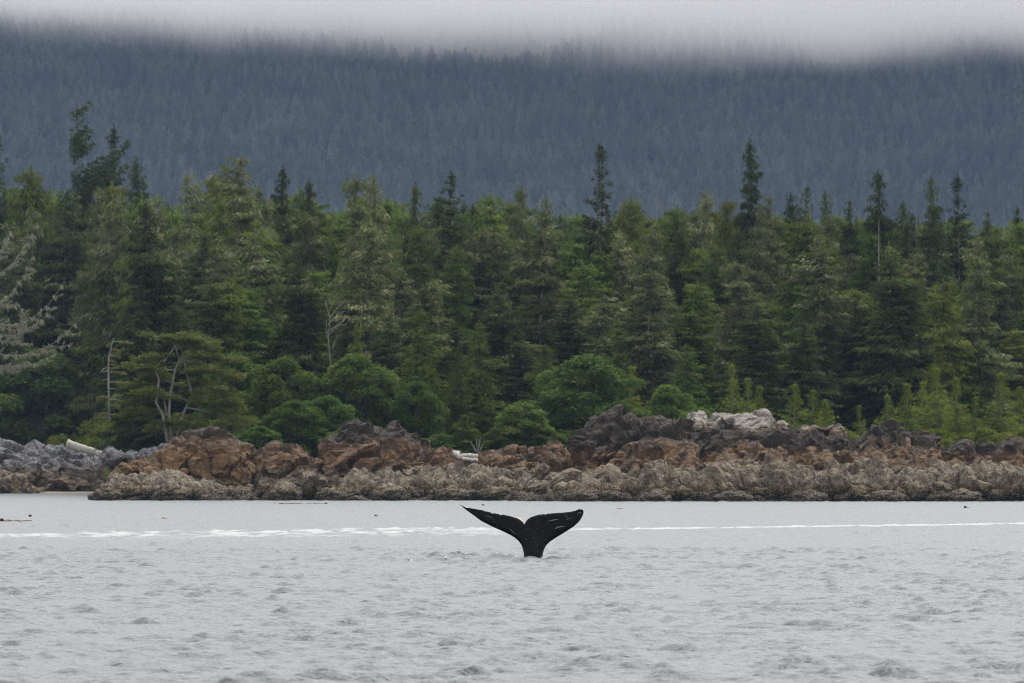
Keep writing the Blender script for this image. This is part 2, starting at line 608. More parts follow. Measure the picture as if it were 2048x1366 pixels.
def build_water():
    d = [50.0]
    while d[-1] < 660:
        s = d[-1]
        r = 0.0019 if s < 176 else 0.0042
        d.append(s * (1 + r))
    d = np.array(d)
    u = np.linspace(-0.115, 0.115, 420)
    ux = np.concatenate([[-40, -3, -0.6, -0.25], u, [0.25, 0.6, 3, 40]])
    dd = np.concatenate([[-90, 15], d, [900, 2000, 4150]])
    U, D = np.meshgrid(ux, dd, indexing='ij')
    X = np.clip(U * np.maximum(D, 40), -1550, 1550)
    Z = np.zeros_like(X)
    inner = (np.abs(U) < 0.2) & (D >= 50) & (D < 662)
    Z[inner] = wave(X[inner], D[inner])
    FO = np.zeros_like(X)
    FO[inner] = foam_amount(X[inner], D[inner])
    g = MB()
    g.grid(np.stack([X, D, Z], -1), FO.ravel())
    m, n, l = mat_new('sea_water')
    ge = n.new('ShaderNodeNewGeometry')
    # ripples too small for the mesh: slope of a noise height field taken by finite differences
    def height(off):
        va = n.new('ShaderNodeVectorMath'); va.operation = 'ADD'
        va.inputs[1].default_value = off
        l.new(ge.outputs['Position'], va.inputs[0])
        vs = n.new('ShaderNodeVectorMath'); vs.operation = 'MULTIPLY'
        vs.inputs[1].default_value = (1.0, 1.15, 0.0)
        l.new(va.outputs[0], vs.inputs[0])
        z = n.new('ShaderNodeTexNoise')
        z.inputs['Scale'].default_value = 8.0
        z.inputs['Detail'].default_value = 2
        z.inputs['Roughness'].default_value = 0.5
        z.inputs['Distortion'].default_value = 0.35
        l.new(vs.outputs[0], z.inputs['Vector'])
        return z.outputs['Fac']
    E = 0.008
    h0, hx, hy = height((0, 0, 0)), height((E, 0, 0)), height((0, E, 0))
    cx = n.new('ShaderNodeCombineXYZ')
    for k, hh in ((0, hx), (1, hy)):
        sb = n.new('ShaderNodeMath'); sb.operation = 'SUBTRACT'
        l.new(h0, sb.inputs[0]); l.new(hh, sb.inputs[1])
        ml = n.new('ShaderNodeMath'); ml.operation = 'MULTIPLY'
        ml.inputs[1].default_value = RIPPLE / E
        l.new(sb.outputs[0], ml.inputs[0])
        l.new(ml.outputs[0], cx.inputs[k])
    ad = n.new('ShaderNodeVectorMath'); ad.operation = 'ADD'
    l.new(ge.outputs['Normal'], ad.inputs[0]); l.new(cx.outputs[0], ad.inputs[1])
    bp = n.new('ShaderNodeVectorMath'); bp.operation = 'NORMALIZE'
    l.new(ad.outputs[0], bp.inputs[0])
    b = n.new('ShaderNodeBsdfPrincipled')
    b.inputs['Base Color'].default_value = (0.030, 0.040, 0.042, 1)
    b.inputs['Roughness'].default_value = 0.37      # facets too small to model
    b.inputs['IOR'].default_value = 1.333
    l.new(bp.outputs[0], b.inputs['Normal'])
    o = n.new('ShaderNodeOutputMaterial')
    fa = n.new('ShaderNodeAttribute')
    fa.attribute_name = 'tone'
    fd = n.new('ShaderNodeBsdfDiffuse')
    fd.inputs['Color'].default_value = (0.50, 0.50, 0.505, 1)
    fm_ = n.new('ShaderNodeMixShader')
    l.new(fa.outputs['Fac'], fm_.inputs[0])
    l.new(b.outputs[0], fm_.inputs[1])
    l.new(fd.outputs[0], fm_.inputs[2])
    l.new(fm_.outputs[0], o.inputs['Surface'])
    ob = link('water', g.mesh('water', m, True, True))
    ob['kind'] = 'structure'


build_water()

# ------------------------------------------------------------------ haze and cloud
def volume_box(name, lo, hi):
    v = [(x, y, z) for x in (lo[0], hi[0]) for y in (lo[1], hi[1]) for z in (lo[2], hi[2])]
    f = [(0, 1, 3, 2), (4, 6, 7, 5), (0, 4, 5, 1), (2, 3, 7, 6), (0, 2, 6, 4), (1, 5, 7, 3)]
    g = MB()
    g.add(v, None, f)
    return g.mesh(name)


HAZE_D = 0.000025
me = volume_box('haze', (-1600, -110, -4.2), (1600, 4190, 372))
m, n, l = mat_new('thin_haze')
pv = n.new('ShaderNodeVolumePrincipled')
pv.inputs['Color'].default_value = (0.46, 0.66, 1.0, 1)
pv.inputs['Density'].default_value = HAZE_D
pv.inputs['Anisotropy'].default_value = 0.0
o = n.new('ShaderNodeOutputMaterial')
l.new(pv.outputs[0], o.inputs['Volume'])
me.materials.append(m)
hz = link('haze', me)
hz['kind'] = 'stuff'

# low stratus lying on the upper slope
CLOUD_LO, CLOUD_HI = 352.0, 508.0
me = volume_box('cloud', (-1500, 4400, CLOUD_LO), (1500, 6200, CLOUD_HI))
m, n, l = mat_new('stratus')
ge = n.new('ShaderNodeNewGeometry')
sep = n.new('ShaderNodeSeparateXYZ')
l.new(ge.outputs['Position'], sep.inputs[0])
nz = n.new('ShaderNodeTexNoise')
nz.inputs['Scale'].default_value = 0.0042
nz.inputs['Detail'].default_value = 5.0
nz.inputs['Roughness'].default_value = 0.5
mp = n.new('ShaderNodeMapping')
mp.inputs['Scale'].default_value = (1.0, 0.6, 1.6)
l.new(ge.outputs['Position'], mp.inputs[0])
l.new(mp.outputs[0], nz.inputs['Vector'])
# base drops towards the right, as in the photograph
tilt = n.new('ShaderNodeMath'); tilt.operation = 'MULTIPLY_ADD'
l.new(sep.outputs['X'], tilt.inputs[0])
tilt.inputs[1].default_value = 0.036
l.new(sep.outputs['Z'], tilt.inputs[2])
wz = n.new('ShaderNodeMath'); wz.operation = 'MULTIPLY_ADD'
l.new(nz.outputs['Fac'], wz.inputs[0])
wz.inputs[1].default_value = 88.0
l.new(tilt.outputs[0], wz.inputs[2])
rp = n.new('ShaderNodeMapRange')
rp.interpolation_type = 'SMOOTHSTEP'
rp.inputs['From Min'].default_value = 418.0
rp.inputs['From Max'].default_value = 512.0
rp.inputs['To Min'].default_value = 0.0
rp.inputs['To Max'].default_value = 0.008
l.new(wz.outputs[0], rp.inputs['Value'])
pv = n.new('ShaderNodeVolumePrincipled')
pv.inputs['Color'].default_value = (0.86, 0.84, 0.85, 1)
pv.inputs['Anisotropy'].default_value = 0.0
l.new(rp.outputs[0], pv.inputs['Density'])
o = n.new('ShaderNodeOutputMaterial')
l.new(pv.outputs[0], o.inputs['Volume'])
me.materials.append(m)
cl = link('cloud', me)
cl['kind'] = 'stuff'
SC.cycles.volume_step_rate = 1.0
SC.cycles.volume_max_steps = 256


# ------------------------------------------------------------------ tree generators
def sprays(mb, c, dirs, lat, L, W, rng, k=4, droop=(0.1, 0.8), spread=0.9, tone=None, jit=0.15):
    """k pointed leaf sprays at each centre c, growing along dirs with sideways spread lat and droop."""
    n = len(c)
    c = np.repeat(c, k, 0)
    d = np.repeat(dirs, k, 0)
    la = np.repeat(lat, k, 0)
    L = np.repeat(np.broadcast_to(L, (n,)), k) * rng.uniform(0.6, 1.35, n * k)
    W = np.repeat(np.broadcast_to(W, (n,)), k) * rng.uniform(0.7, 1.3, n * k)
    v = d + la * rng.uniform(-spread, spread, (n * k, 1))
    v[:, 2] -= rng.uniform(droop[0], droop[1], n * k)
    v /= np.linalg.norm(v, axis=1, keepdims=True) + 1e-9
    up = rng.normal(0, 0.55, (n * k, 3)) + np.array([0, 0, 0.5])
    s = np.cross(v, up)
    s /= np.linalg.norm(s, axis=1, keepdims=True) + 1e-9
    c = c + rng.normal(0, jit, (n * k, 3))
    p0 = c - s * W[:, None] * 0.5
    p1 = c + s * W[:, None] * 0.5
    p2 = c + v * L[:, None]
    vv = np.stack([p0, p1, p2], 1).reshape(-1, 3)
    f = np.arange(len(vv)).reshape(-1, 3)
    t = np.repeat(tone, k) if tone is not None else np.full(n * k, 0.5)
    t = np.clip(t + rng.normal(0, 0.13, n * k), 0, 1)
    mb.add(vv, f, None, np.repeat(t, 3))


def conifer(seed, H=25.0, rad=3.4, base=0.06, nb=170, power=0.8, rise=0.25, sag=0.55, gap=0.0, L=0.75, W=0.26, k=6,
            topr=0.36, flag=0.0, sharp=1.0, lean=0.0, droop=(0.1, 0.8), sprk=0.31, trunk_r=0.17, clump=0.5, tone_mu=0.45, bare=0.0):
    rng = np.random.default_rng(seed)
    crown, trunk = MB(), MB()
    nb, L, W = int(nb * 1.75), L * 0.66, W * 0.66
    zs = np.linspace(0, H, 14)
    bend = lean * np.sin(zs / H * 2.6) + 0.12 * np.sin(zs * 0.5 + seed)
    pts = np.stack([bend, 0.1 * np.sin(zs * 0.4 + 2 * seed), zs], 1)
    trunk.tube(pts, trunk_r * (1 - zs / H) ** 0.8 + 0.03, 6)
    u = np.sort(rng.uniform(0, 1, nb))
    hs = base + (0.985 - base) * u ** 0.92
    az0 = rng.uniform(0, 6.28)
    # big-scale irregularity: some sides and heights carry longer boughs
    for i, h in enumerate(hs):
        az = az0 + i * 2.39996 + rng.normal(0, 0.4)
        irr = 0.78 + 0.34 * math.sin(az * 1.0 + h * 13 + seed) * clump + 0.30 * math.sin(az * 2.0 + h * 29 + seed * 1.7) * clump + 0.12 * math.sin(h * 37 + seed) * clump
        rr = (rad * ((1 - h) / (1 - base)) ** power + topr) * max(0.25, irr) * (rng.uniform(0.55, 1.1) if rng.uniform() < 0.85 else rng.uniform(1.05, 1.4))
        if flag:
            rr *= max(0.12, 1 + flag * math.cos(az))
        if gap and (math.sin(h * 55 + seed * 3.1) + 0.6 * math.sin(az * 2 + h * 20) < -1 + 2 * gap * (0.4 + 0.6 * h)):
            if rng.uniform() < 0.85:
                if rng.uniform() < 0.25:
                    b = np.array([np.interp(h * H, zs, bend), 0, h * H])
                    e = b + np.array([math.cos(az), math.sin(az), 0.1]) * rr * 0.6
                    trunk.tube([b, (b + e) / 2 + [0, 0, -0.1], e], [0.05, 0.04, 0.02], 3)
                continue
        rr = max(rr, 0.2)
        b = np.array([np.interp(h * H, zs, bend), 0, h * H])
        ns = max(2, int(rr / sprk))
        s = np.linspace(0.16 if rr > 1 else 0.05, 1.0, ns)
        ou = np.array([math.cos(az), math.sin(az), 0])
        la = np.array([-math.sin(az), math.cos(az), 0])
        ri = rise * (0.3 + 1.1 * h)
        zc = rr * (ri * s - sag * (1 - 0.5 * h) * s * s + 0.16 * s ** 6)
        c = b + ou * (s * rr)[:, None] + np.array([0, 0, 1.0]) * zc[:, None]
        wl_ = 0.30 * rr * np.sin(np.pi * np.clip(s, 0.05, 0.93)) + 0.08
        c = np.concatenate([c + la * wl_[:, None], c - la * wl_[:, None], c])
        dd = np.tile(ou, (len(c), 1))
        dd[:, 2] = ri - 2 * sag * 0.5
        tb = np.clip(rng.normal(tone_mu, 0.17), 0, 1)
        sc = (0.38 + 0.62 * min(1, rr / 1.5))
        sprays(crown, c, dd, np.tile(la, (len(c), 1)), L * sc, W * sc, rng, max(2, int(k / 1.3)), droop, 0.9,
               np.clip(tb + rng.normal(0, 0.08, len(c)), 0, 1), 0.12 * sharp)
        if rr > 0.9:
            e = b + ou * rr * 0.75 + np.array([0, 0, np.interp(0.75, s, zc)])
            trunk.tube([b, (b + e) / 2 + [0, 0, 0.05 * rr], e], [0.05, 0.035, 0.015], 3)
    # leader
    c = np.stack([np.full(10, bend[-1]), np.zeros(10), np.linspace(H * 0.965, H * 1.0, 10)], 1)
    dd = rng.normal(0, 0.5, (10, 3)) + np.array([0, 0, 0.9])
    sprays(crown, c, dd, dd, 0.3, 0.12, rng, 3, (-0.3, 0.2), 0.5, np.full(10, 0.5), 0.05)
    return trunk, crown


def broadleaf(seed, H=9.0, rad=5.0, nclump=34, leaves=170, L=0.34, W=0.19, flat=0.78, low=0.08, skew=0.0):
    """Rounded many-stemmed shrub: stems, and layered clumps of leaves spread through a dome."""
    rng = np.random.default_rng(seed)
    crown, trunk = MB(), MB()
    cs = []
    for i in range(nclump):
        a = i * 2.39996 + rng.normal(0, 0.3)
        hh = low + (1 - low) * ((i + 0.5) / nclump)
        prof = math.sqrt(max(0.02, 1 - max(0, (hh - 0.35) / 0.65) ** 2.0)) * (0.8 + 0.2 * min(1, hh / 0.35))
        r = rad * prof * rng.uniform(0.35, 1.12) * (0.9 if hh < 0.9 else 0.5)
        cs.append((r * math.cos(a) + skew * hh * rad, r * math.sin(a), hh * H * 0.93, rad * rng.uniform(0.17, 0.34) * (1.15 - 0.35 * hh)))
    for (x, y, z, cr) in cs:
        nl = int(2.2 * leaves * (cr / (0.34 * rad)) ** 1.5)
        d = rng.normal(0, 1, (nl, 3))
        d[:, 2] = np.abs(d[:, 2]) * 0.9 - 0.25
        d /= np.linalg.norm(d, axis=1, keepdims=True)
        rr = cr * rng.uniform(0.35, 1.0, nl) ** 0.6
        c = np.array([x, y, z]) + d * rr[:, None] * np.array([1.15, 1.15, flat])
        # boughs end in tapering tips that point outward
        ou = np.array([x, y, 0.0]) + d * [1, 1, 0] * cr
        ou /= np.linalg.norm(ou, axis=1, keepdims=True) + 1e-6
        la = np.cross(ou, [0, 0, 1.0])
        ou[:, 2] += 0.15
        tb = np.clip(rng.normal(0.45, 0.16), 0, 1)
        sprays(crown, c, ou, la, L, W, rng, 2, (-0.35, 0.75), 1.0, np.clip(tb + rng.normal(0, 0.08, nl), 0, 1), 0.08)
        p0 = np.array([rng.normal(0, 0.25), rng.normal(0, 0.25), 0])
        mid = np.array([x * 0.35, y * 0.35, z * 0.55])
        trunk.tube([p0, mid, np.array([x, y, z])], [0.10, 0.07, 0.02], 4)
    return trunk, crown


def far_conifer(seed):
    rng = np.random.default_rng(seed)
    mb = MB()
    H = 1.0
    for i in range(46):
        h = 0.04 + 0.95 * (i / 46) ** 0.9
        a = i * 2.4 + rng.normal(0, 0.5)
        rr = (0.27 * (1 - h) ** 0.62 + 0.015) * rng.uniform(0.6, 1.25)
        ou = np.array([[math.cos(a), math.sin(a), 0.0]])
        la = np.array([[-math.sin(a), math.cos(a), 0.0]])
        t = np.clip(rng.normal(0.5, 0.2), 0, 1)
        b = np.array([[0, 0, h]])
        for sg in (-1, 1):
            p = np.concatenate([b + [0, 0, 0.035], b + ou * rr + la * sg * rr * 0.45 - [0, 0, rr * 0.55], b + ou * rr * 0.5 + la * sg * rr * 0.15 - [0, 0, rr * 0.7]])
            mb.add(p, [(0, 1, 2)], None, t)
    mb.tube([(0, 0, -0.05), (0, 0, 0.5), (0, 0, 0.99)], [0.012, 0.008, 0.002], 4, 0.5)
    return mb


# prototypes: (trunk mesh, crown mesh, height, half-width)
PROTO = {}


def proto(kind, tc, H, hw, mat, bark='bark'):
    t, c = tc
    PROTO.setdefault(kind, []).append((t.mesh('trunk', M[bark]), c.mesh('crown', M[mat], False, True), H, hw))


for s in range(4):
    proto('moss', conifer(10 + s, 25, 3.6, 0.07, 165, 0.62, 0.38, 0.62, 0.14 + 0.05 * s, 0.78, 0.25, 6, 0.32, 0.0, 1.2, 0.25, (0.3, 1.5), clump=0.8, tone_mu=0.56), 25, 3.3, 'moss', 'bark_pale')
for s in range(4):
    proto('dark', conifer(20 + s, 26, 3.5, 0.05, 190, 0.66, 0.34, 0.70, 0.08, 0.80, 0.26, 6, 0.15, 0.0, 1.0, 0.15, (0.3, 1.4), clump=0.55), 26, 3.2, 'dark')
for s in range(3):
    proto('sparse', conifer(30 + s, 30, 3.6, 0.06, 160, 0.70, 0.42, 0.42, 0.20, 0.72, 0.26, 7, 0.15, 0.0, 1.0, 0.35, (0.0, 0.9), clump=0.75), 30, 2.9, 'dark', 'bark_pale')
proto('flagged', conifer(36, 30, 3.3, 0.15, 150, 0.55, 0.50, 0.45, 0.36, 0.75, 0.27, 7, 0.6, 0.85, 1.0, 0.2, (0.0, 0.9), clump=0.9), 30, 3.0, 'dark', 'bark_pale')
for s in range(3):
    proto('hem', conifer(40 + s, 24, 3.5, 0.05, 190, 0.52, 0.35, 0.80, 0.04, 0.70, 0.24, 6, 0.5, 0.0, 1.1, 0.1, (0.3, 1.3), clump=0.5), 24, 3.3, 'hem')
for s in range(3):
    proto('cedar', conifer(50 + s, 24, 3.3, 0.05, 180, 0.45, 0.25, 0.75, 0.06, 0.72, 0.26, 6, 0.7, 0.0, 1.2, 0.15, (0.4, 1.5), clump=0.6), 24, 3.2, 'cedar')
for s in range(4):
    proto('young', conifer(60 + s, 9, 2.9, 0.02, 130, 1.2, 0.65, 0.42, 0.04, 0.46, 0.14, 6, 0.0, 0.0, 0.8, 0.06, (-0.2, 0.6), 0.30, 0.06, 0.3), 9, 2.0, 'young', 'bark_pale')
for s in range(3):
    proto('younghem', conifer(70 + s, 14, 3.2, 0.03, 170, 0.95, 0.45, 0.60, 0.04, 0.62, 0.21, 6, 0.15, 0.0, 0.9, 0.1, (0.0, 0.9), 0.36, 0.14, 0.55), 14, 2.8, 'hem')
for s in range(4):
    proto('alder', broadleaf(80 + s, 9, 4.6, 62, 190, skew=(-0.12, 0.1, 0.0, 0.15)[s]), 9, 4.9, 'alder')
for s in range(3):
    proto('lowbush', broadleaf(90 + s, 2.2, 2.4, 16, 110, 0.24, 0.13, 0.6), 2.2, 2.6, 'lowbush')
proto('moundbush', broadleaf(95, 2.4, 3.4, 26, 170, 0.22, 0.12, 0.6), 2.4, 3.6, 'moundbush')


def snag_mesh(seed, H, r):
    rng = np.random.default_rng(seed)
    mb = MB()
    zs = np.linspace(0, H, 8)
    mb.tube(np.stack([0.15 * np.sin(zs / H * 3 + seed), 0 * zs, zs], 1), r * (1 - 0.8 * zs / H), 5)
    for i in range(9):
        h = rng.uniform(0.25, 0.97) * H
        a = rng.uniform(0, 6.28)
        q = rng.uniform(0.25, 0.9) * (1.1 - h / H)
        b = np.array([0.15 * math.sin(h / H * 3 + seed), 0, h])
        mb.tube([b, b + np.array([math.cos(a) * q, math.sin(a) * q, 0.12 * q])], [0.035, 0.015], 3)
    return mb.mesh('snag', M['silver'])


TREE_NAME = {'moss': 'spruce_tree', 'dark': 'spruce_tree', 'sparse': 'spruce_tree', 'flagged': 'spruce_tree', 'hem': 'hemlock_tree', 'cedar': 'cedar_tree',
             'young': 'young_conifer', 'younghem': 'young_hemlock', 'alder': 'alder_shrub', 'lowbush': 'low_bush', 'moundbush': 'low_bush'}
prng = np.random.default_rng(123)


def plant(kind, px, top, wpx, d, label, group=None, rot=None, var=None):
    """Stand a tree of this kind at distance d so that its tip reaches the given height."""
    ps = PROTO[kind]
    tme, cme, H, hw = ps[int(prng.integers(len(ps))) if var is None else var % len(ps)]
    if px < 262 and 'bush' not in kind:         # the left cove is farther back: trees stand behind its rock
        d = max(d, 842)
    for _ in range(3):
        d = max(d, float(shore((px - 1024) * d / F)) + 22)
    p = P(px, top, d)
    z0 = float(gz(p[0], d)) - 0.15
    h = max(0.8, p[2] - z0)
    w = wpx * d / F / 2 * (1.0 if 'bush' in kind or kind == 'alder' else 1.04)
    o = thing(TREE_NAME[kind], label, 'bush' if 'bush' in kind else ('shrub' if kind == 'alder' else 'tree'), (p[0], d, z0), group)
    o.rotation_euler = (0, 0, prng.uniform(0, 6.28) if rot is None else rot)
    o.scale = (w / hw, w / hw, h / H)
    link('trunk', tme, o)
    link('crown', cme, o)
    return o


# ------------------------------------------------------------------ the forest: trees one can single out
SKY_G = 'trees standing above the forest skyline'
FOREST_G = 'conifers packed in the forest wall'
NOTABLE = [
    # kind, px, top, width, distance, label
    ('flagged', 150, 208, 84, 900, 'tallest left-hand spruce, sparse, with a bare trunk side and foliage blown to the right', 0.0),
    ('sparse', 222, 250, 86, 905, 'sparse dark spruce just right of the tallest left-hand spruce', None),
    ('sparse', -8, 258, 90, 890, 'tall dark spruce cut off by the left edge of the picture', None),
    ('cedar', 62, 332, 105, 880, 'yellow-green bushy-topped conifer at far left, left of the tallest spruce', None),
    ('dark', 270, 316, 110, 870, 'broad dark spruce on the skyline behind the slim bare snag', None),
    ('moss', 195, 375, 90, 850, 'pale lichened spruce below the two sparse tops at left', None),
    ('moss', 372, 348, 96, 760, 'brownish grey lichened spruce standing alone between two skyline gaps at left', None),
    ('cedar', 432, 352, 80, 770, 'rounded cedar tucked behind the largest pale lichened spruce', None),
    ('moss', 482, 312, 150, 720, 'largest pale lichened spruce, above the windswept pine', None),
    ('dark', 565, 332, 78, 760, 'dark pointed conifer right of the largest pale lichened spruce', None),
    ('dark', 617, 360, 84, 750, 'dark conifer with a thin needle-like leader, left of a skyline gap', None),
    ('moss', 708, 350, 96, 715, 'left one of a twin-topped lichened spruce pair above the second brown boulder', None),
    ('moss', 748, 348, 92, 722, 'right one of a twin-topped lichened spruce pair above the second brown boulder', None),
    ('dark', 830, 368, 92, 740, 'dark blunt-topped spruce left of the spiky spruce', None),
    ('sparse', 902, 342, 104, 735, 'spiky spruce with upswept top branches above the left whale fluke', None),
    ('hem', 985, 388, 120, 780, 'round-topped light green hemlock on the skyline above the whale', None),
    ('moss', 1043, 372, 66, 760, 'pale thin lichened top rising right of the round hemlock', None),
    ('moss', 1092, 396, 92, 750, 'dull lichened spruce on the skyline left of the small grey snag', None),
    ('sparse', 1206, 285, 96, 740, 'tall open spruce with see-through tiers above the right whale fluke', None),
    ('cedar', 1262, 392, 86, 770, 'green cedar directly right of the tall open spruce', None),
    ('hem', 1355, 412, 100, 770, 'green hemlock between the bare skyline spikes and the brownish spruce', None),
    ('moss', 1410, 382, 92, 745, 'brownish lichened spruce left of the tall dense spruce', None),
    ('cedar', 1455, 398, 70, 770, 'narrow yellow-green cedar touching the left of the tall dense spruce', None),
    ('dark', 1500, 280, 88, 750, 'tallest dense dark spruce on the right half of the skyline', None),
    ('moss', 1540, 392, 70, 735, 'lichened brown spruce leaning against the right of the tall dense spruce', None),
    ('dark', 1580, 388, 92, 800, 'dark bushy flat-topped conifer right of the tall dense spruce', None),
    ('sparse', 1616, 368, 60, 810, 'thin tuft-topped spruce right of the flat-topped conifer', None),
    ('dark', 1650, 384, 84, 805, 'dark ragged spruce over the pale crest of the right outcrop', None),
    ('dark', 1700, 398, 60, 800, 'small dark pointed tip between ragged spruces on the right skyline', None),
    ('dark', 1757, 340, 100, 765, 'stout spruce tallest among the far right skyline tops', None),
    ('dark', 1806, 402, 80, 800, 'low dark flat crown right of the stout spruce', None),
    ('dark', 1862, 354, 84, 780, 'left one of two matching spruces at the right skyline', None),
    ('sparse', 1911, 350, 88, 785, 'right one of two matching spruces at the right skyline', None),
    ('dark', 1978, 420, 60, 800, 'low dark tip right of the two matching spruces', None),
    ('dark', 2034, 414, 70, 800, 'dark tip cut by the right edge of the picture', None),
    # middle of the wall
    ('moss', 505, 470, 150, 668, 'grey-green spruce with pale drooping boughs behind the windswept pine top', None),
    ('cedar', 452, 560, 120, 650, 'bright drooping cedar between dark trees above the windswept pine', None),
    ('moss', 742, 440, 150, 668, 'grey lichened spruce in the wall under the twin tops', None),
    ('moss', 1080, 455, 150, 670, 'open lichened spruce with a visible grey stem above the whale', None),
    ('moss', 1300, 540, 140, 650, 'pale lichen-hung spruce behind the large alder, right of it', None),
    ('hem', 1612, 430, 150, 690, 'broad bright green hemlock behind the pale crest', None),
    ('moss', 1640, 470, 150, 668, 'broad grey-green spruce in the wall above the pale crest', None),
    ('dark', 1790, 500, 170, 655, 'wide dark spruce with heavy boughs behind the young conifers', None),
    ('moss', 1960, 480, 120, 655, 'lichen-draped spruce with a pale stem near the right edge', None),
    ('cedar', 1886, 560, 90, 650, 'narrow bright cedar left of the lichen-draped spruce', None),
    ('dark', 1515, 610, 150, 645, 'dark spruce with layered boughs behind the small bright conifers', None),
    ('dark', 130, 380, 170, 870, 'very dark dense spruce mass left, behind the dead lichened branches', None),
    ('dark', 300, 440, 170, 690, 'deep-shaded spruce behind the windswept pine, left of it', None),
    ('dark', 600, 520, 140, 655, 'dark blue-green spruce right of the windswept pine', None),
    # low front growth
    ('younghem', 846, 622, 140, 640, 'bright green cone-shaped young hemlock left of the whale tail', None),
    ('younghem', 712, 650, 80, 645, 'small young hemlock behind the pale green alder', None),
    ('younghem', 960, 645, 110, 640, 'green-tiered young hemlock above the left whale fluke', None),
    ('younghem', 918, 690, 80, 634, 'slim young hemlock close right of the bright cone-shaped one', None),
    ('dark', 1035, 655, 110, 650, 'blue-dark young spruce directly above the whale', None),
    ('younghem', 1088, 690, 110, 636, 'yellow-green young hemlock left of the largest alder', None),
    ('younghem', 1235, 640, 100, 648, 'young hemlock peeking over the largest alder', None),
    ('young', 1262, 735, 90, 628, 'young bright conifer at the right flank of the largest alder', None),
    ('younghem', 1372, 690, 130, 632, 'green young hemlock behind the dark left end of the outcrop', None),
    ('young', 1462, 732, 66, 622, 'bright young conifer just behind the top of the pale crest', None),
    ('young', 1494, 758, 60, 624, 'second bright young conifer behind the pale crest, lower and right', None),
    ('young', 1520, 775, 70, 630, 'dull young conifer at the right slope of the pale crest', None),
    ('young', 1590, 770, 78, 618, 'yellow-green young conifer standing alone right of the pale crest', None),
    ('young', 1626, 782, 66, 622, 'young conifer with a pale stem, left of two touching small ones', None),
    ('young', 1650, 800, 70, 625, 'squat young conifer above the small pale rock knob', None),
    ('young', 1720, 812, 44, 616, 'smallest lone young conifer between two clumps behind the outcrop', None),
    ('young', 1774, 792, 66, 620, 'young conifer at the left end of the right-hand row', None),
    ('young', 1814, 770, 74, 622, 'young conifer second along the right-hand row', None),
    ('young', 1845, 765, 64, 626, 'young conifer third along the right-hand row, with pale stem', None),
    ('young', 1875, 738, 78, 624, 'tallest young conifer of the right-hand row', None),
    ('young', 1912, 758, 66, 620, 'young conifer right beside the tallest of the row', None),
    ('young', 1950, 795, 60, 618, 'low yellowish young conifer in the gap before the right edge', None),
    ('young', 2000, 748, 90, 622, 'broad young conifer near the right edge of the picture', None),
    ('young', 2040, 775, 80, 626, 'young conifer cut by the right edge of the picture', None),
    ('alder', 75, 698, 230, 838, 'big bright alder behind the grey rock at far left', None),
    ('alder', -10, 730, 130, 842, 'alder at the left edge behind the grey rock', None),
    ('alder', 150, 800, 130, 832, 'lower alder skirt above the driftwood log', None),
    ('alder', 470, 705, 130, 628, 'alder behind the right side of the windswept pine', None),
    ('alder', 568, 712, 150, 620, 'green alder filling the notch right of the rusty boulder', None),
    ('alder', 590, 800, 120, 612, 'low dark alder sinking into the gap between two boulders', None),
    ('alder', 712, 708, 170, 622, 'pale green tiered alder behind the second brown boulder', None),
    ('alder', 655, 790, 120, 615, 'alder above the left shoulder of the second brown boulder', None),
    ('alder', 838, 762, 120, 618, 'blue-green rounded alder above the right slope of the second boulder', None),
    ('alder', 1045, 806, 145, 608, 'small domed alder just above the whale notch', None),
    ('alder', 1172, 708, 210, 622, 'largest domed alder above the right whale fluke', None),
    ('alder', 1240, 800, 110, 612, 'alder skirt at the left end of the dark ridge', None),
    ('alder', 1330, 770, 110, 616, 'alder rising behind the dark ridge of the outcrop', None),
    ('younghem', 930, 830, 90, 606, 'small dark bush-like hemlock behind the white beached logs', None),
]
for kind, px, top, w, d, lab, rot in NOTABLE:
    plant(kind, px, top, w * 1.12, d, lab, rot=rot)

# ------------------------------------------------------------------ the forest: filling trees
SEG = [(190, 'behind the driftwood log rock'), (330, 'behind the slim bare snag'), (530, 'behind the windswept pine'),
       (690, 'behind the notch between boulders'), (880, 'behind the second brown boulder'), (1070, 'above the left whale fluke'),
       (1280, 'above the right whale fluke'), (1480, 'behind the dark end of the right outcrop'), (1650, 'behind the pale crest'),
       (1850, 'behind the rust-red outcrop end'), (9999, 'above the far right bushes')]
WORD = {'moss': 'grey-green lichened spruce', 'dark': 'dark green spruce', 'hem': 'bright green hemlock', 'cedar': 'yellow-green cedar'}


def seg(px):
    return next(s for lim, s in SEG if px < lim)


def leftoff(px):
    return 195 / (1 + math.exp((px - 235) / 18))


def skyline(px):
    xs = [-200, 0, 120, 320, 345, 420, 620, 660, 700, 900, 1100, 1300, 1500, 1700, 1900, 2048, 2250]
    zs = [360, 370, 375, 380, 430, 370, 385, 430, 400, 405, 425, 425, 420, 432, 440, 440, 440]
    return float(np.interp(px, xs, zs))


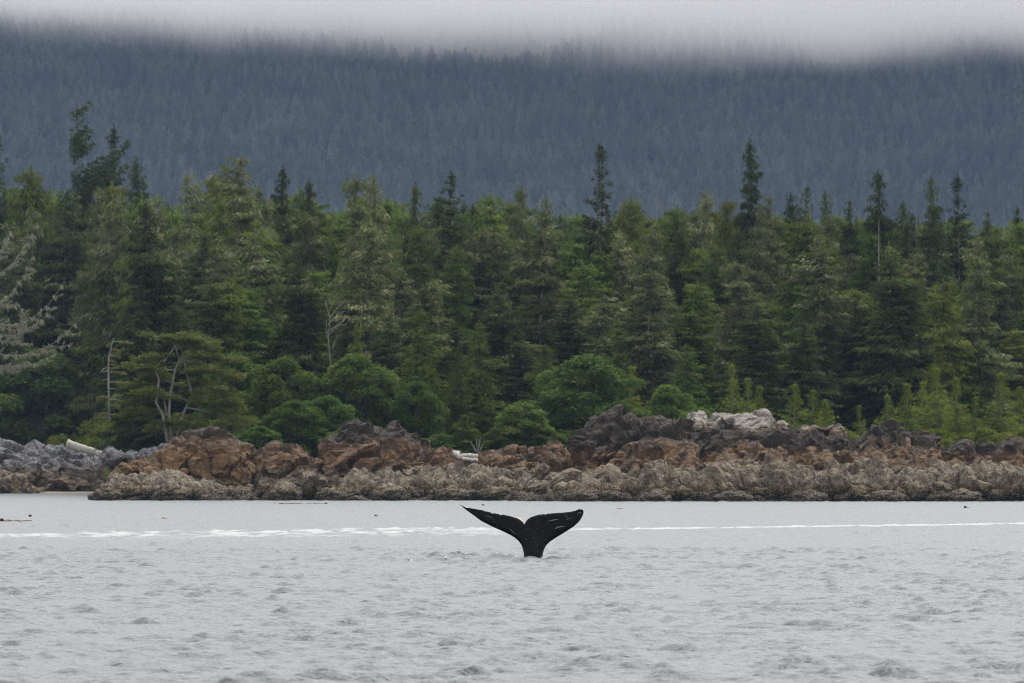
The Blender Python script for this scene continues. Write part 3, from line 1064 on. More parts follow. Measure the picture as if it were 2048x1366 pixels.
ROWS = [  # distance, spacing, drop below skyline, jitter, width, kinds, row words
    (880, 34, -6, 14, 130, ['cedar', 'hem', 'dark', 'hem'], 'hindmost row'),
    (800, 40, 10, 24, 130, ['hem', 'cedar', 'dark', 'moss', 'hem'], 'back row'),
    (735, 50, 58, 40, 122, ['dark', 'moss', 'hem', 'dark', 'moss'], 'middle row'),
    (690, 60, 125, 56, 132, ['dark', 'moss', 'dark', 'hem', 'moss'], 'inner front row'),
    (660, 74, 215, 64, 140, ['dark', 'dark', 'moss', 'hem', 'dark'], 'front row'),
]
for ri, (d, sp, drop, jit, w, kinds, words) in enumerate(ROWS):
    px = -250.0 + 17 * ri
    i = ri
    while px < 2330:
        kk = kinds[int(prng.integers(len(kinds)))]
        x = px + prng.normal(0, sp * 0.22)
        if x > 1250 and kk in ('dark', 'moss') and prng.uniform() < 0.45:
            kk = 'hem' if prng.uniform() < 0.6 else 'cedar'
        top = skyline(x) + drop + prng.uniform(-jit, jit) * 0.8 + (abs(prng.normal(0, 10)) if ri < 2 else 0)
        dd = d + prng.uniform(-16, 16)
        lo = leftoff(x)
        dd = dd + max(0, lo - (d - 660) * 0.6)
        lab = WORD[kk] + ', ' + words + ', ' + seg(x)
        plant(kk, x, top, w * prng.uniform(0.8, 1.2), dd, lab, WORD[kk] + ' ' + words + ', ' + seg(x))
        px += sp * prng.uniform(0.8, 1.2)
        i += 1

# low leafy ground growth along the foot of the forest
LOWB = [(1835, 868, 90, 612), (1880, 862, 110, 613), (1925, 872, 90, 610), (1965, 858, 110, 613), (2010, 868, 110, 611), (2050, 860, 90, 612), (1690, 862, 70, 611), (1750, 872, 80, 610), (1790, 855, 90, 613),
        (1890, 880, 80, 606), (1985, 884, 90, 606)]
for px, top, w, d in LOWB:
    plant('lowbush', px, top, w, d, 'low yellow-green bush in the band along the far right shore', 'low bushes along the far right shore')
plant('moundbush', 228, 842, 200, 833, 'yellow-green mound-shaped bush on the rocks below the slim bare snag')
plant('lowbush', 118, 872, 100, 824, 'low yellow bush at the upper end of the driftwood log')
plant('lowbush', 190, 878, 90, 824, 'low green bush behind the middle of the driftwood log')
for k, (px, top) in enumerate([(700, 850), (880, 868), (985, 872), (1100, 860), (1400, 815), (520, 852), (60, 870), (780, 860), (1010, 850)]):
    plant('alder', px, top, 110, 606 if px > 200 else 835, 'low understorey shrub at the forest foot, ' + seg(px), 'low understorey shrubs ' + seg(px))

# ------------------------------------------------------------------ bare snags
SNG = [snag_mesh(i, 10.0, 0.16) for i in range(3)]


def snag(px, top, bottom, d, label, group=None, k=0, width=1.0, z_on_ground=False):
    p, q = P(px, top, d), P(px, bottom, d)
    o = link('dead_snag', SNG[k % 3], None, (q[0], d, q[2]))
    tag(o, label, 'dead tree', group)
    s = (p[2] - q[2]) / 10.0
    o.scale = (width * 0.7, width * 0.7, s)
    o.rotation_euler = (0, prng.normal(0, 0.03), prng.uniform(0, 6))
    return o


snag(1140, 398, 700, 815, 'thin grey dead spike on the skyline above the right whale fluke', k=0)
snag(1305, 404, 700, 825, 'left one of two bare grey spikes right of the tall open spruce', k=1)
snag(1327, 400, 700, 815, 'right one of two bare grey spikes right of the tall open spruce', k=2)
snag(2021, 394, 700, 825, 'bare pale spike near the right edge of the skyline', k=0)
snag(1835, 412, 700, 825, 'thin bare spike left of the two matching spruces', k=1)
snag(1616, 425, 640, 712, 'bare grey stem in the bright hemlock behind the pale crest', k=2)
snag(1760, 440, 640, 712, 'grey stem below the stout spruce', k=1)
FARS = [(1401, 168, 208), (1024, 180, 216), (1405, 315, 372), (1394, 262, 290), (1322, 205, 240), (1522, 115, 140), (1605, 180, 205), (1830, 100, 165), (1962, 185, 280), (720, 310, 350), (640, 305, 345), (808, 312, 352),
        (572, 185, 222), (442, 280, 300), (1095, 180, 205), (1136, 175, 215), (1195, 165, 200), (1582, 180, 220), (1590, 128, 160), (1880, 195, 230), (1180, 190, 215), (1246, 205, 245), (380, 225, 255), (1690, 150, 190), (1765, 260, 292), (1900, 240, 275)]
for k, (px, t, b) in enumerate(FARS):
    elev = (HOR - b) / F
    yy = np.linspace(4300, 5600, 400)
    zz = mz((px - 1024) * yy / F, yy)
    hit = np.argmax(zz > CAMZ + elev * yy)
    d = float(yy[hit]) - 25
    snag(px, t, b + 10, d, 'pale bare trunk standing out of the far hillside forest', 'bare trunks on the far hillside', k, 2.6)

# ------------------------------------------------------------------ far hillside forest: reads as one mass
fcol = bpy.data.collections.new('far_conifer_kinds')
for s in range(5):
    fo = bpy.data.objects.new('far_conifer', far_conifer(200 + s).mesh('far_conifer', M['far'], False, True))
    fcol.objects.link(fo)
gx, gy = np.meshgrid(np.arange(-640, 640, 8.6), np.arange(4420, 5560, 8.6), indexing='ij')
gx = gx.ravel() + prng.uniform(-4, 4, gx.size)
gy = gy.ravel() + prng.uniform(-4, 4, gy.size)
clear = fbm(np.stack([gx / 90, gy / 90, 0 * gx], 1), 61, 3)
keep = clear > -0.95
gx, gy = gx[keep], gy[keep]
fm = bpy.data.meshes.new('forest')
fm.vertices.add(len(gx))
fm.vertices.foreach_set('co', np.stack([gx, gy, mz(gx, gy) - 1.0], 1).astype(np.float32).ravel())
sz = fm.attributes.new('size', 'FLOAT', 'POINT')
hsize = (19 + 9 * fbm(np.stack([gx / 60, gy / 60, 0 * gx], 1), 62, 2)) * prng.uniform(0.5, 1.3, len(gx))
sz.data.foreach_set('value', hsize.astype(np.float32))
forest = link('forest', fm)
forest['kind'] = 'stuff'
ng = bpy.data.node_groups.new('forest', 'GeometryNodeTree')
ng.interface.new_socket('Geometry', in_out='INPUT', socket_type='NodeSocketGeometry')
ng.interface.new_socket('Geometry', in_out='OUTPUT', socket_type='NodeSocketGeometry')
gi, go = ng.nodes.new('NodeGroupInput'), ng.nodes.new('NodeGroupOutput')
ip = ng.nodes.new('GeometryNodeInstanceOnPoints')
ci = ng.nodes.new('GeometryNodeCollectionInfo')
ci.inputs['Collection'].default_value = fcol
ci.inputs['Separate Children'].default_value = True
ci.inputs['Reset Children'].default_value = True
na = ng.nodes.new('GeometryNodeInputNamedAttribute')
na.data_type = 'FLOAT'
na.inputs['Name'].default_value = 'size'
rv = ng.nodes.new('FunctionNodeRandomValue')
rv.data_type = 'FLOAT_VECTOR'
rv.inputs[0].default_value = (0, 0, 0)
rv.inputs[1].default_value = (0, 0, 6.28)
ng.links.new(gi.outputs[0], ip.inputs['Points'])
ng.links.new(ci.outputs[0], ip.inputs['Instance'])
ip.inputs['Pick Instance'].default_value = True
ng.links.new(rv.outputs[0], ip.inputs['Rotation'])
ng.links.new(na.outputs[0], ip.inputs['Scale'])
ng.links.new(ip.outputs[0], go.inputs[0])
md = forest.modifiers.new('forest', 'NODES')
md.node_group = ng

# ------------------------------------------------------------------ rocks
BLACK, BLACK2 = (0.018, 0.014, 0.010), (0.050, 0.040, 0.026)
WEED, WEED2 = (0.045, 0.032, 0.016), (0.140, 0.100, 0.042)
BARN, BARN2 = (0.060, 0.046, 0.032), (0.300, 0.240, 0.170)
RUST, RUST2 = (0.046, 0.029, 0.016), (0.205, 0.112, 0.052)
DARK, DARK2 = (0.015, 0.0115, 0.009), (0.066, 0.048, 0.035)
PALE, PALE2 = (0.12, 0.10, 0.085), (0.38, 0.35, 0.31)
GREY, GREY2 = (0.070, 0.070, 0.074), (0.260, 0.255, 0.265)
BROWN, BROWN2 = (0.048, 0.035, 0.022), (0.185, 0.125, 0.070)
RM = {}
RM['shelf'] = rock_mat('barnacled_rock', [(0.0, BLACK, BLACK2), (0.6, BLACK, WEED), (1.1, WEED, WEED2), (1.7, BARN, BARN2), (3.6, BARN, BARN2), (4.4, RUST, RUST2)], 0.40, warp=0.9, strata=False, patch=0.8)
RM['face'] = rock_mat('rusty_rock', [(0.0, BLACK, WEED), (0.9, WEED, WEED2), (1.4, BARN, BARN2), (2.6, BARN, BARN2), (3.4, RUST, RUST2), (5.2, BROWN, RUST2), (6.2, DARK, DARK2)], 0.3, warp=1.2, patch=0.9)
RM['ridge'] = rock_mat('dark_rock', [(0.0, BLACK, WEED), (2.6, BROWN, RUST2), (4.3, RUST, RUST2), (5.0, DARK, DARK2), (8.5, DARK, DARK2)], 0.0, warp=0.9)
RM['crest'] = rock_mat('pale_rock', [(0.0, DARK, DARK2), (6.0, DARK, DARK2), (6.9, DARK, BROWN2), (7.6, PALE, PALE2), (9.0, PALE, PALE2)], 0.0, warp=1.1, patch=0.5)
RM['boulder'] = rock_mat('brown_rock', [(0.0, BLACK, BLACK2), (0.8, WEED, WEED2), (1.5, BROWN, BARN2), (2.3, RUST, (0.26, 0.145, 0.06)), (5.0, BROWN, (0.24, 0.13, 0.058)), (6.4, BROWN, DARK2)], 0.25, warp=0.6, patch=0.45)
RM['grey'] = rock_mat('grey_rock', [(0.0, BLACK, BROWN2), (1.6, BROWN, BARN2), (3.2, GREY, BROWN2), (4.6, GREY, GREY2), (8.0, GREY, GREY2)], 0.0, warp=1.2)
RM['tan'] = rock_mat('tan_rock', [(0.0, WEED, WEED2), (0.7, BROWN, (0.25, 0.19, 0.11)), (3.0, BROWN, (0.30, 0.24, 0.16))], 0.3, warp=0.5)


def normals(G):
    a = np.gradient(G, axis=0)
    b = np.gradient(G, axis=1)
    n = np.cross(a, b)
    n /= np.linalg.norm(n, axis=-1, keepdims=True) + 1e-9
    return n


def displaced(Pn, N, style, seed, amp):
    p = Pn.reshape(-1, 3)
    warp = np.stack([fbm(p * 0.45, seed + 8, 3), fbm(p * 0.45, seed + 9, 3), fbm(p * 0.45, seed + 10, 3)], 1)
    if style == 'craggy':      # angular slabs along tilted strata, cracked
        ca, sa = math.cos(0.55), math.sin(0.55)
        q = np.stack([p[:, 0] * ca + p[:, 2] * sa, p[:, 1], -p[:, 0] * sa + p[:, 2] * ca], 1) + 0.6 * warp
        f1, f2, c, t1 = worley(q / np.array([5.5, 4.0, 1.7]), seed)
        g1, g2, e, t2 = worley(q / np.array([2.3, 1.7, 0.42]), seed + 20)
        h1, h2, k, t3 = worley(q / np.array([0.5, 0.5, 0.3]), seed + 40)
        d = 1.25 * (c - 0.5) + 1.3 * t1 + 0.34 * (e - 0.5) + 0.32 * t2 + 0.05 * (k - 0.5) + 0.06 * t3 - 0.35 * np.exp(-((f2 - f1) / 0.09) ** 2) * (c > 0.4) + 0.35 * fbm(p * 0.6, seed + 5, 4)
    elif style == 'lumpy':     # rounded, barnacle-grown
        f1, f2, c, t1 = worley(p / np.array([2.3, 2.3, 1.3]) + 0.35 * warp, seed)
        g1, g2, e, t2 = worley(p / 0.75 + 0.3 * warp, seed + 20)
        k1, k2, kk, t3 = worley(p / 0.28, seed + 40)
        d = 1.6 * (0.55 - f1) - 0.3 * np.exp(-((f2 - f1) / 0.08) ** 2) + 0.25 * (c - 0.5) + 0.62 * (0.5 - g1) + 0.08 * (e - 0.5) + 0.22 * (0.5 - k1) + 0.5 * warp[:, 0]
    else:                      # massive boulder with a few joints and flat faces
        ca, sa = math.cos(-0.6), math.sin(-0.6)
        q = np.stack([p[:, 0] * ca + p[:, 2] * sa, p[:, 1], -p[:, 0] * sa + p[:, 2] * ca], 1) + 0.8 * warp
        f1, f2, c, t1 = worley(q / np.array([4.6, 4.6, 2.2]), seed)
        g1, g2, e, t2 = worley(q / np.array([1.6, 1.6, 0.8]), seed + 20)
        d = 1.0 * (c - 0.5) + 1.1 * t1 + 0.22 * (e - 0.5) + 0.35 * t2 - 0.55 * np.exp(-((f2 - f1) / 0.05) ** 2) * (c > 0.45) + 0.22 * fbm(p * 0.8, seed + 5, 5)
    return Pn + N * (amp * d).reshape(Pn.shape[:2])[..., None]


def rock_mesh(name, sil, d, Df, Db, mat, style, seed, amp=1.0, step=0.13, base=-0.7, pz=0.75, bottom=None, smooth=False):
    """Rock mass with the skyline given as points (px, py) and front at distance d; Df / Db = depth before and behind the ridge."""
    sil = np.array(sil, float)
    X0, X1 = sil[0, 0], sil[-1, 0]
    wid = (X1 - X0) * d / F
    zmax = CAMZ + (HOR - sil[:, 1].min()) * (d + Df) / F
    nx = max(12, int(wid / step))
    nt = max(14, int((zmax - base + 0.6 * Df) / step))
    px = np.linspace(X0, X1, nx)
    top = np.interp(px, sil[:, 0], sil[:, 1])
    xw = (px - 1024) * (d + 0.5 * Df) / F
    top = top + 6.0 * fbm(np.stack([xw * 0.9, 0 * xw, 0 * xw], 1), seed + 70, 3)
    if wid > 30:
        top = top + 13.0 * fbm(np.stack([xw * 0.22, 0 * xw, 0 * xw], 1), seed + 90, 3)
    ztop = CAMZ + (HOR - top) * (d + Df) / F
    end = np.minimum(1, np.minimum(px - X0, X1 - px) / (0.06 * (X1 - X0) + 1e-6))
    end = np.sqrt(np.clip(end, 0, 1))
    th = np.concatenate([np.linspace(0, np.pi / 2, nt), np.linspace(np.pi / 2, np.pi, max(8, nt // 4))[1:]])
    T, ZT = np.meshgrid(th, ztop, indexing='xy')
    bz = base if bottom is None else bottom
    wob = 1.2 * fbm(np.stack([xw / 5, 0 * xw, 0 * xw], 1), seed + 50, 3)[:, None]
    Y = np.where(T < np.pi / 2, d + Df * (1 - np.cos(T)), d + Df + Db * -np.cos(T))
    Y = d + Df + (Y - d - Df) * (0.3 + 0.7 * end[:, None]) + wob * np.cos(T)
    Z = bz + (ZT - bz) * np.abs(np.sin(T)) ** pz
    Z = bz + (Z - bz) * (0.25 + 0.75 * end[:, None])
    Xw = np.repeat(xw[:, None], len(th), 1)
    G = np.stack([Xw, Y, Z], -1)
    N = normals(G)
    if N[nx // 2, nt // 2, 1] > 0:
        N = -N
    G = displaced(G, N, style, seed, amp)
    mb = MB()
    mb.grid(G[:, ::-1])
    return mb.mesh(name, mat, smooth)


def outcrop(name, label, *a, **k):
    o = link(name, rock_mesh(name, *a, **k))
    return tag(o, label, 'rock')


# right-hand outcrop: one rock mass in three bands of relief
ro = thing('rock_outcrop', 'large right-hand outcrop with a pale crest, dark ridge and barnacled shelf', 'rock', (22, 560, 0))


def rpart(name, *a, **k):
    o = link(name, rock_mesh(name, *a, **k))
    o.parent = ro
    o.matrix_parent_inverse = __import__('mathutils').Matrix.Translation((-22, -560, 0))
    return o


rpart('barnacled_shelf', [(1030, 998), (1062, 990), (1110, 975), (1180, 955), (1240, 938), (1330, 935), (1420, 928), (1500, 930), (1580, 925), (1660, 930), (1740, 925), (1800, 936), (1870, 938), (1940, 942), (2010, 948), (2080, 946), (2160, 955), (2240, 962), (2320, 985)],
      524, 9, 8, RM['shelf'], 'lumpy', 5, 1.0, 0.11, smooth=False)
rpart('rusty_face', [(1080, 985), (1140, 950), (1200, 925), (1260, 908), (1340, 905), (1420, 900), (1500, 896), (1580, 898), (1660, 893), (1740, 897), (1800, 890), (1860, 905), (1920, 925), (1975, 945), (2030, 960)],
      531, 8, 8, RM['face'], 'craggy', 11, 0.9, 0.13)
rpart('dark_ridge', [(1120, 915), (1150, 880), (1185, 858), (1230, 846), (1275, 848), (1300, 842), (1340, 854), (1385, 868), (1430, 874), (1520, 876), (1600, 874), (1660, 876), (1720, 878), (1770, 866), (1820, 876), (1850, 884), (1868, 905), (1900, 930), (1930, 945)],
      539, 8, 10, RM['ridge'], 'craggy', 17, 1.1, 0.13)
rpart('pale_crest', [(1375, 850), (1388, 832), (1410, 828), (1428, 838), (1436, 824), (1462, 822), (1490, 828), (1520, 834), (1550, 845), (1572, 852), (1585, 868)],
      545, 6, 8, RM['crest'], 'craggy', 23, 0.55, 0.12, bottom=2.0)
rpart('pale_knob', [(1600, 866), (1612, 852), (1635, 852), (1650, 862), (1665, 855), (1690, 858), (1705, 872)],
      544, 5, 6, RM['crest'], 'craggy', 29, 0.5, 0.12, bottom=2.0)

outcrop('rock_outcrop', 'dark low rock at the far right behind the rusty end of the outcrop',
        [(1850, 935), (1880, 912), (1905, 900), (1940, 888), (1985, 900), (2010, 895), (2040, 886), (2090, 890), (2160, 905), (2260, 915), (2350, 950)], 572, 8, 8, RM['ridge'], 'craggy', 31, 0.9, 0.14)
outcrop('rock_outcrop', 'low rusty and black rocks filling the gap behind the whale tail',
        [(850, 955), (890, 936), (925, 930), (960, 922), (1000, 914), (1060, 908), (1100, 906), (1140, 912), (1200, 930), (1260, 950)], 556, 9, 9, RM['face'], 'craggy', 37, 0.9, 0.14)
outcrop('rock_outcrop', 'barnacled low shelf below the second brown boulder',
        [(640, 985), (690, 955), (740, 945), (800, 950), (850, 942), (900, 938), (950, 935), (1000, 948), (1050, 955), (1100, 972), (1140, 985)], 545, 8, 6, RM['shelf'], 'lumpy', 41, 0.85, 0.11)
outcrop('brown_boulder', 'second brown boulder with a blackish top, standing left of the whale tail',
        [(625, 945), (632, 905), (650, 880), (690, 862), (725, 856), (760, 860), (800, 862), (835, 876), (862, 892), (890, 912), (920, 935), (950, 960)], 552, 8, 8, RM['face'], 'craggy', 43, 0.9, 0.12)
outcrop('brown_boulder', 'narrow dark rock between the two brown boulders',
        [(510, 950), (520, 910), (545, 898), (580, 898), (610, 918), (640, 935), (670, 958), (700, 975)], 550, 7, 6, RM['face'], 'craggy', 47, 0.9, 0.12)
outcrop('brown_boulder', 'largest rusty boulder with a cracked face below the windswept pine',
        [(225, 975), (260, 950), (300, 918), (335, 888), (365, 880), (400, 868), (440, 866), (470, 880), (495, 896), (512, 925), (520, 955), (524, 985)], 553, 8, 8, RM['boulder'], 'boulder', 53, 1.0, 0.12)
outcrop('rock_outcrop', 'barnacled tan ledge at the waterline in front of the rusty boulder',
        [(172, 1000), (190, 980), (225, 962), (265, 950), (310, 950), (345, 954), (380, 966), (430, 976), (480, 980), (510, 984), (520, 995)], 545, 6, 5, RM['shelf'], 'lumpy', 59, 0.75, 0.11)
outcrop('rock_outcrop', 'big grey rock at the left with a white driftwood log on it',
        [(-90, 905), (-30, 900), (10, 897), (40, 888), (60, 882), (85, 890), (120, 893), (160, 905), (200, 905), (250, 900), (300, 896), (345, 893), (400, 905)], 797, 14, 12, RM['grey'], 'boulder', 61, 0.95, 0.17)
outcrop('rock_outcrop', 'low tan rock at the bottom left corner of the shore',
        [(-80, 950), (-20, 944), (10, 946), (40, 958), (65, 972), (82, 985)], 785, 6, 5, RM['tan'], 'lumpy', 67, 1.0, 0.15)

# loose boulders lying in the gap and along the waterline
BST = []
for i in range(5):
    rng = np.random.default_rng(300 + i)
    nu, nv = 40, 26
    a = np.linspace(0, 2 * np.pi, nu, endpoint=False)
    b = np.linspace(-np.pi / 2, np.pi / 2, nv)
    A, B = np.meshgrid(a, b, indexing='ij')
    G = np.stack([np.cos(A) * np.cos(B), np.sin(A) * np.cos(B), np.sin(B) * 0.75], -1)
    N = G / np.linalg.norm(G, axis=-1, keepdims=True)
    p = G.reshape(-1, 3)
    f1, f2, c, t1 = worley(p * 1.7 + i * 9, 400 + i)
    g1, g2, e, t2 = worley(p * 5.0 + i * 9, 420 + i)
    if i < 3:
        dsp = 0.32 * (c - 0.5) + 0.10 * (0.5 - g1) + 0.12 * fbm(p * 2 + i, 430 + i, 4)
    else:
        dsp = 0.35 * (0.6 - f1) + 0.20 * (0.5 - g1)
    G = G + N * dsp.reshape(nu, nv)[..., None]
    mb = MB()
    idx = np.arange(nu * nv).reshape(nu, nv)
    idx = np.concatenate([idx, idx[:1]], 0)
    q = np.stack([idx[:-1, :-1], idx[1:, :-1], idx[1:, 1:], idx[:-1, 1:]], -1).reshape(-1, 4)
    mb.add(G.reshape(-1, 3), None, q)
    BST.append(mb)
STONE = {}


def stone(px, py, wpx, hpx, d, mk, kind, label, group=None):
    """A loose boulder whose top is at py."""
    key = (mk, kind)
    if key not in STONE:
        STONE[key] = BST[kind].mesh('boulder', RM[mk])
    w, h = wpx * d / F / 2, hpx * d / F / 2
    p = P(px, py, d)
    o = link('boulder', STONE[key], None, (p[0], d, p[2] - h * 0.8))
    o.scale = (w, w * 0.9, h / 0.75)
    o.rotation_euler = (0, 0, prng.uniform(0, 6.28))
    return tag(o, label, 'rock', group)


def stones(rows, d, mk, phrase, places, group):
    for k, (px, py, w, h, kind) in enumerate(rows):
        m_ = mk[k % len(mk)]
        stone(px, py, w, h, d + (k % 3), m_, kind, phrase + ', ' + places[k], group)


stones([(985, 918, 46, 40, 0), (1020, 915, 50, 44, 1), (1062, 912, 44, 40, 2), (1102, 908, 50, 40, 0), (960, 914, 40, 44, 2), (1130, 918, 50, 40, 1)], 562, ['ridge', 'ridge', 'face'], 'dark angular boulder behind the whale tail',
       ['second right of the beached logs', 'directly above the left fluke root', 'above the fluke notch', 'above the right fluke root', 'touching the right end of the beached logs', 'at the left foot of the dark ridge'], 'dark boulders right of the beached logs')
stones([(1010, 945, 40, 26, 0), (1040, 938, 36, 26, 1), (1068, 944, 44, 28, 2), (1085, 930, 30, 24, 0), (960, 942, 60, 26, 1), (1100, 950, 40, 30, 2)], 552, ['shelf'], 'pale stone in the gap behind the whale',
       ['left of the notch line', 'small and high above the notch', 'low above the notch', 'smallest and highest of the group', 'flat and wide, farthest left of the group', 'farthest right of the group'], 'pale stones in the gap behind the whale')
stones([(1000, 978, 70, 36, 3), (1085, 966, 76, 42, 3), (905, 978, 70, 40, 4), (780, 974, 80, 44, 4)], 540, ['shelf'], 'barnacle-covered lump at the waterline',
       ['above the middle of the left fluke', 'just right above the fluke notch', 'left of the left fluke tip', 'below the middle of the second brown boulder'], 'barnacled lumps left of the whale')
stones([(1160, 984, 70, 36, 3), (1310, 986, 70, 32, 4), (1465, 986, 80, 34, 3), (1620, 985, 70, 34, 4), (1770, 985, 80, 34, 3), (1925, 984, 80, 36, 4)], 521, ['shelf'], 'small low weedy lump at the water',
       ['at the left tip of the right outcrop', 'left of and below the pale crest', 'under the left half of the pale crest', 'under the small pale knob', 'under the rust-red slabs', 'under the far right dark rock'], 'weedy lumps at the water along the right outcrop')
stones([(215, 980, 60, 38, 3), (340, 972, 80, 46, 4), (570, 972, 70, 44, 4), (665, 980, 64, 38, 3)], 543, ['shelf'], 'barnacled lump at the waterline',
       ['at the left tip of the tan ledge', 'under the left flank of the rusty boulder', 'under the narrow dark rock', 'at the left foot of the second brown boulder'], 'barnacled lumps below the brown boulders')
stones([(225, 900, 50, 40, 0), (262, 905, 40, 30, 1), (300, 900, 50, 36, 2), (330, 892, 44, 34, 0)], 640, ['grey'], 'grey stone right of the driftwood log',
       ['nearest to the log root', 'second from the log root', 'third from the log root', 'highest of them'], 'grey stones left of the rusty boulder')
stones([(250, 930, 40, 30, 0), (280, 922, 50, 36, 1), (235, 945, 36, 26, 2)], 556, ['boulder'], 'small rusty stone left of the rusty boulder',
       ['middle one', 'highest one', 'lowest one'], 'rusty stones left of the rusty boulder')

# strip of sand in the cove
g = MB()
xs = np.linspace(-75, -55, 40)
ts = np.linspace(0, 1, 6)
XX, TT = np.meshgrid(xs, ts, indexing='ij')
g.grid(np.stack([XX, 783 + 14 * TT + 0.3 * np.sin(XX), -0.1 + 0.34 * TT], -1))
sb = link('sand_beach', g.mesh('sand_beach', plain_mat('pink_sand', (0.22, 0.165, 0.125), 0.95), True))
sb['kind'] = 'structure'


# ------------------------------------------------------------------ driftwood
def log(name, label, a, b, r0, r1, seed, root=0.0):
    t = thing(name, label, 'driftwood', tuple(a))
    rng = np.random.default_rng(seed)
    mb = MB()
    s = np.linspace(0, 1, 16)
    v = np.asarray(b) - np.asarray(a)
    pts = s[:, None] * v + 0.03 * rng.normal(0, 1, (16, 3))
    rad = r0 + (r1 - r0) * s + 0.25 * r0 * np.exp(-((s - 0.02) / 0.05) ** 2)
    mb.tube(pts, rad, 12)
    link('log_stem', mb.mesh('log_stem', M['drift'], True), t)
    if root > 0:
        mb = MB()
        for i in range(9):
            an = rng.uniform(0, 6.28)
            q = np.array([rng.uniform(0.3, 1.0), rng.normal(0, 0.3), 0]) * root
            q += np.array([0, math.cos(an), math.sin(an)]) * root * rng.uniform(0.5, 1.0)
            mb.tube([v * 0.97, v + q * 0.5, v + q + rng.normal(0, 0.1, 3)], [r1 * 0.6, r1 * 0.35, 0.04], 6)
        link('root_mass', mb.mesh('root_mass', M['silver'], True), t)
    return t


from mathutils.bvhtree import BVHTree


def resting(px, py, names, lift, dmin=0):
    """Where the line of sight first meets one of these rocks, brought forward by the log's radius."""
    best = None
    o0 = Vector((0, 0, CAMZ))
    dr = (Vector(P(px, py, 1000.0)) - o0).normalized()
    for ob in bpy.data.objects:
        if ob.type == 'MESH' and ob.get('label') in names:
            h = BVHTree.FromPolygons([v.co for v in ob.data.vertices], [p.vertices for p in ob.data.polygons]).ray_cast(o0, dr)
            if h[0] is not None and (best is None or h[0].y < best.y):
                best = h[0]
    d = best.y if best is not None else dmin
    return P(px, py, d - lift)


GR = ['big grey rock at the left with a white driftwood log on it']
dl = min(resting(136 + 76 * t, 889 + 22 * t + e, GR, 0.2, 803)[1] for t in np.linspace(0, 1, 9) for e in (-4, 3, 10)) - 1.3
log('driftwood_log', 'long white driftwood log lying aslant on the grey rock with its root at the right', P(134, 888, dl + 0.5), P(210, 910, dl), 0.60, 0.44, 1, 0.8)
log('driftwood_log', 'short upright-ended white log block left of the flat beached log', P(899, 910, 560), P(919, 911, 558), 0.42, 0.42, 2)
log('driftwood_log', 'flat whitish beached log right of the short log block', P(918, 911, 562), P(956, 913, 561), 0.22, 0.24, 3)
log('driftwood_log', 'lower whitish beached plank-like log under the flat one', P(925, 918, 559), P(956, 920, 558.5), 0.16, 0.18, 4)


# ------------------------------------------------------------------ dead and windswept trees
def curve(p0, p1, bend, n=7):
    s = np.linspace(0, 1, n)[:, None]
    return np.asarray(p0) * (1 - s) + np.asarray(p1) * s + np.asarray(bend) * (4 * s * (1 - s))


def branchy(name, label, cat, base, build, matw, matl, parts=('trunk', 'lichen')):
    t = thing(name, label, cat, tuple(base))
    w, f = MB(), MB()
    build(w, f)
    link(parts[0], w.mesh(parts[0], M[matw], True), t)
    if f.n:
        link(parts[1], f.mesh(parts[1], M[matl], False, True), t)
    return t


DD = 826.0


def dead_left(w, f):
    rng = np.random.default_rng(9)
    b = P(-40, 900, DD)

    def q(px, py, dy=0.0):
        return P(px, py, DD + dy) - b
    w.tube([q(-40, 900), q(-38, 700), q(-30, 480), q(-20, 380)], [0.45, 0.38, 0.22, 0.08], 8)
    BR = [((-36, 560), (72, 452), 26), ((-36, 600), (66, 520), 34), ((-38, 630), (120, 575), 44), ((-38, 660), (108, 616), 30), ((-38, 690), (146, 648), 40), ((-38, 700), (138, 690), 16), ((-38, 640), (86, 640), 20), ((-34, 530), (20, 462), 14), ((-38, 720), (105, 712), 18), ((-38, 668), (60, 690), 6), ((-36, 590), (40, 610), 10), ((40, 690), (44, 620), 0), ((-38, 735), (60, 728), 10)]
    for i, (a, e, sg) in enumerate(BR):
        dy = rng.uniform(-2.5, 1.0)
        c = curve(q(*a), q(*e, dy), np.array([0, 0, -sg * DD / F]), 12)
        c = c + np.cumsum(rng.normal(0, 0.06, c.shape), 0)
        w.tube(c, np.linspace(0.10, 0.025, 12), 5)
        s = np.repeat(c, 5, 0)[5:] + rng.normal(0, 0.12, (55, 3))
        n = len(s)
        dd = np.tile(np.array([0.15, 0, -1.0]), (n, 1))
        sprays(f, s, dd, np.tile([1.0, 0, 0], (n, 1)), 0.50, 0.13, rng, 3, (0, 0.3), 0.7, np.clip(rng.normal(0.45, 0.2, n), 0, 1), 0.12)
        for k in range(11):
            j = int(rng.integers(2, 11))
            e2 = c[j] + np.array([rng.uniform(0.2, 1.3), rng.normal(0, 0.4), rng.uniform(-0.4, 0.9)])
            w.tube([c[j], (c[j] + e2) / 2 + [0, 0, -0.12], e2], [0.05, 0.035, 0.015], 3)
            ss = np.linspace(0, 1, 6)[:, None] * (e2 - c[j]) + c[j]
            sprays(f, ss, np.tile(np.array([0.1, 0, -1.0]), (6, 1)), np.tile([1.0, 0, 0], (6, 1)), 0.36, 0.10, rng, 3, (0, 0.3), 0.7, np.clip(rng.normal(0.45, 0.2, 6), 0, 1), 0.08)


branchy('dead_tree', 'dead tree at the left edge with pale lichen-hung branches sweeping up to the right', 'dead tree', P(-40, 900, DD), dead_left, 'silver', 'lichen')


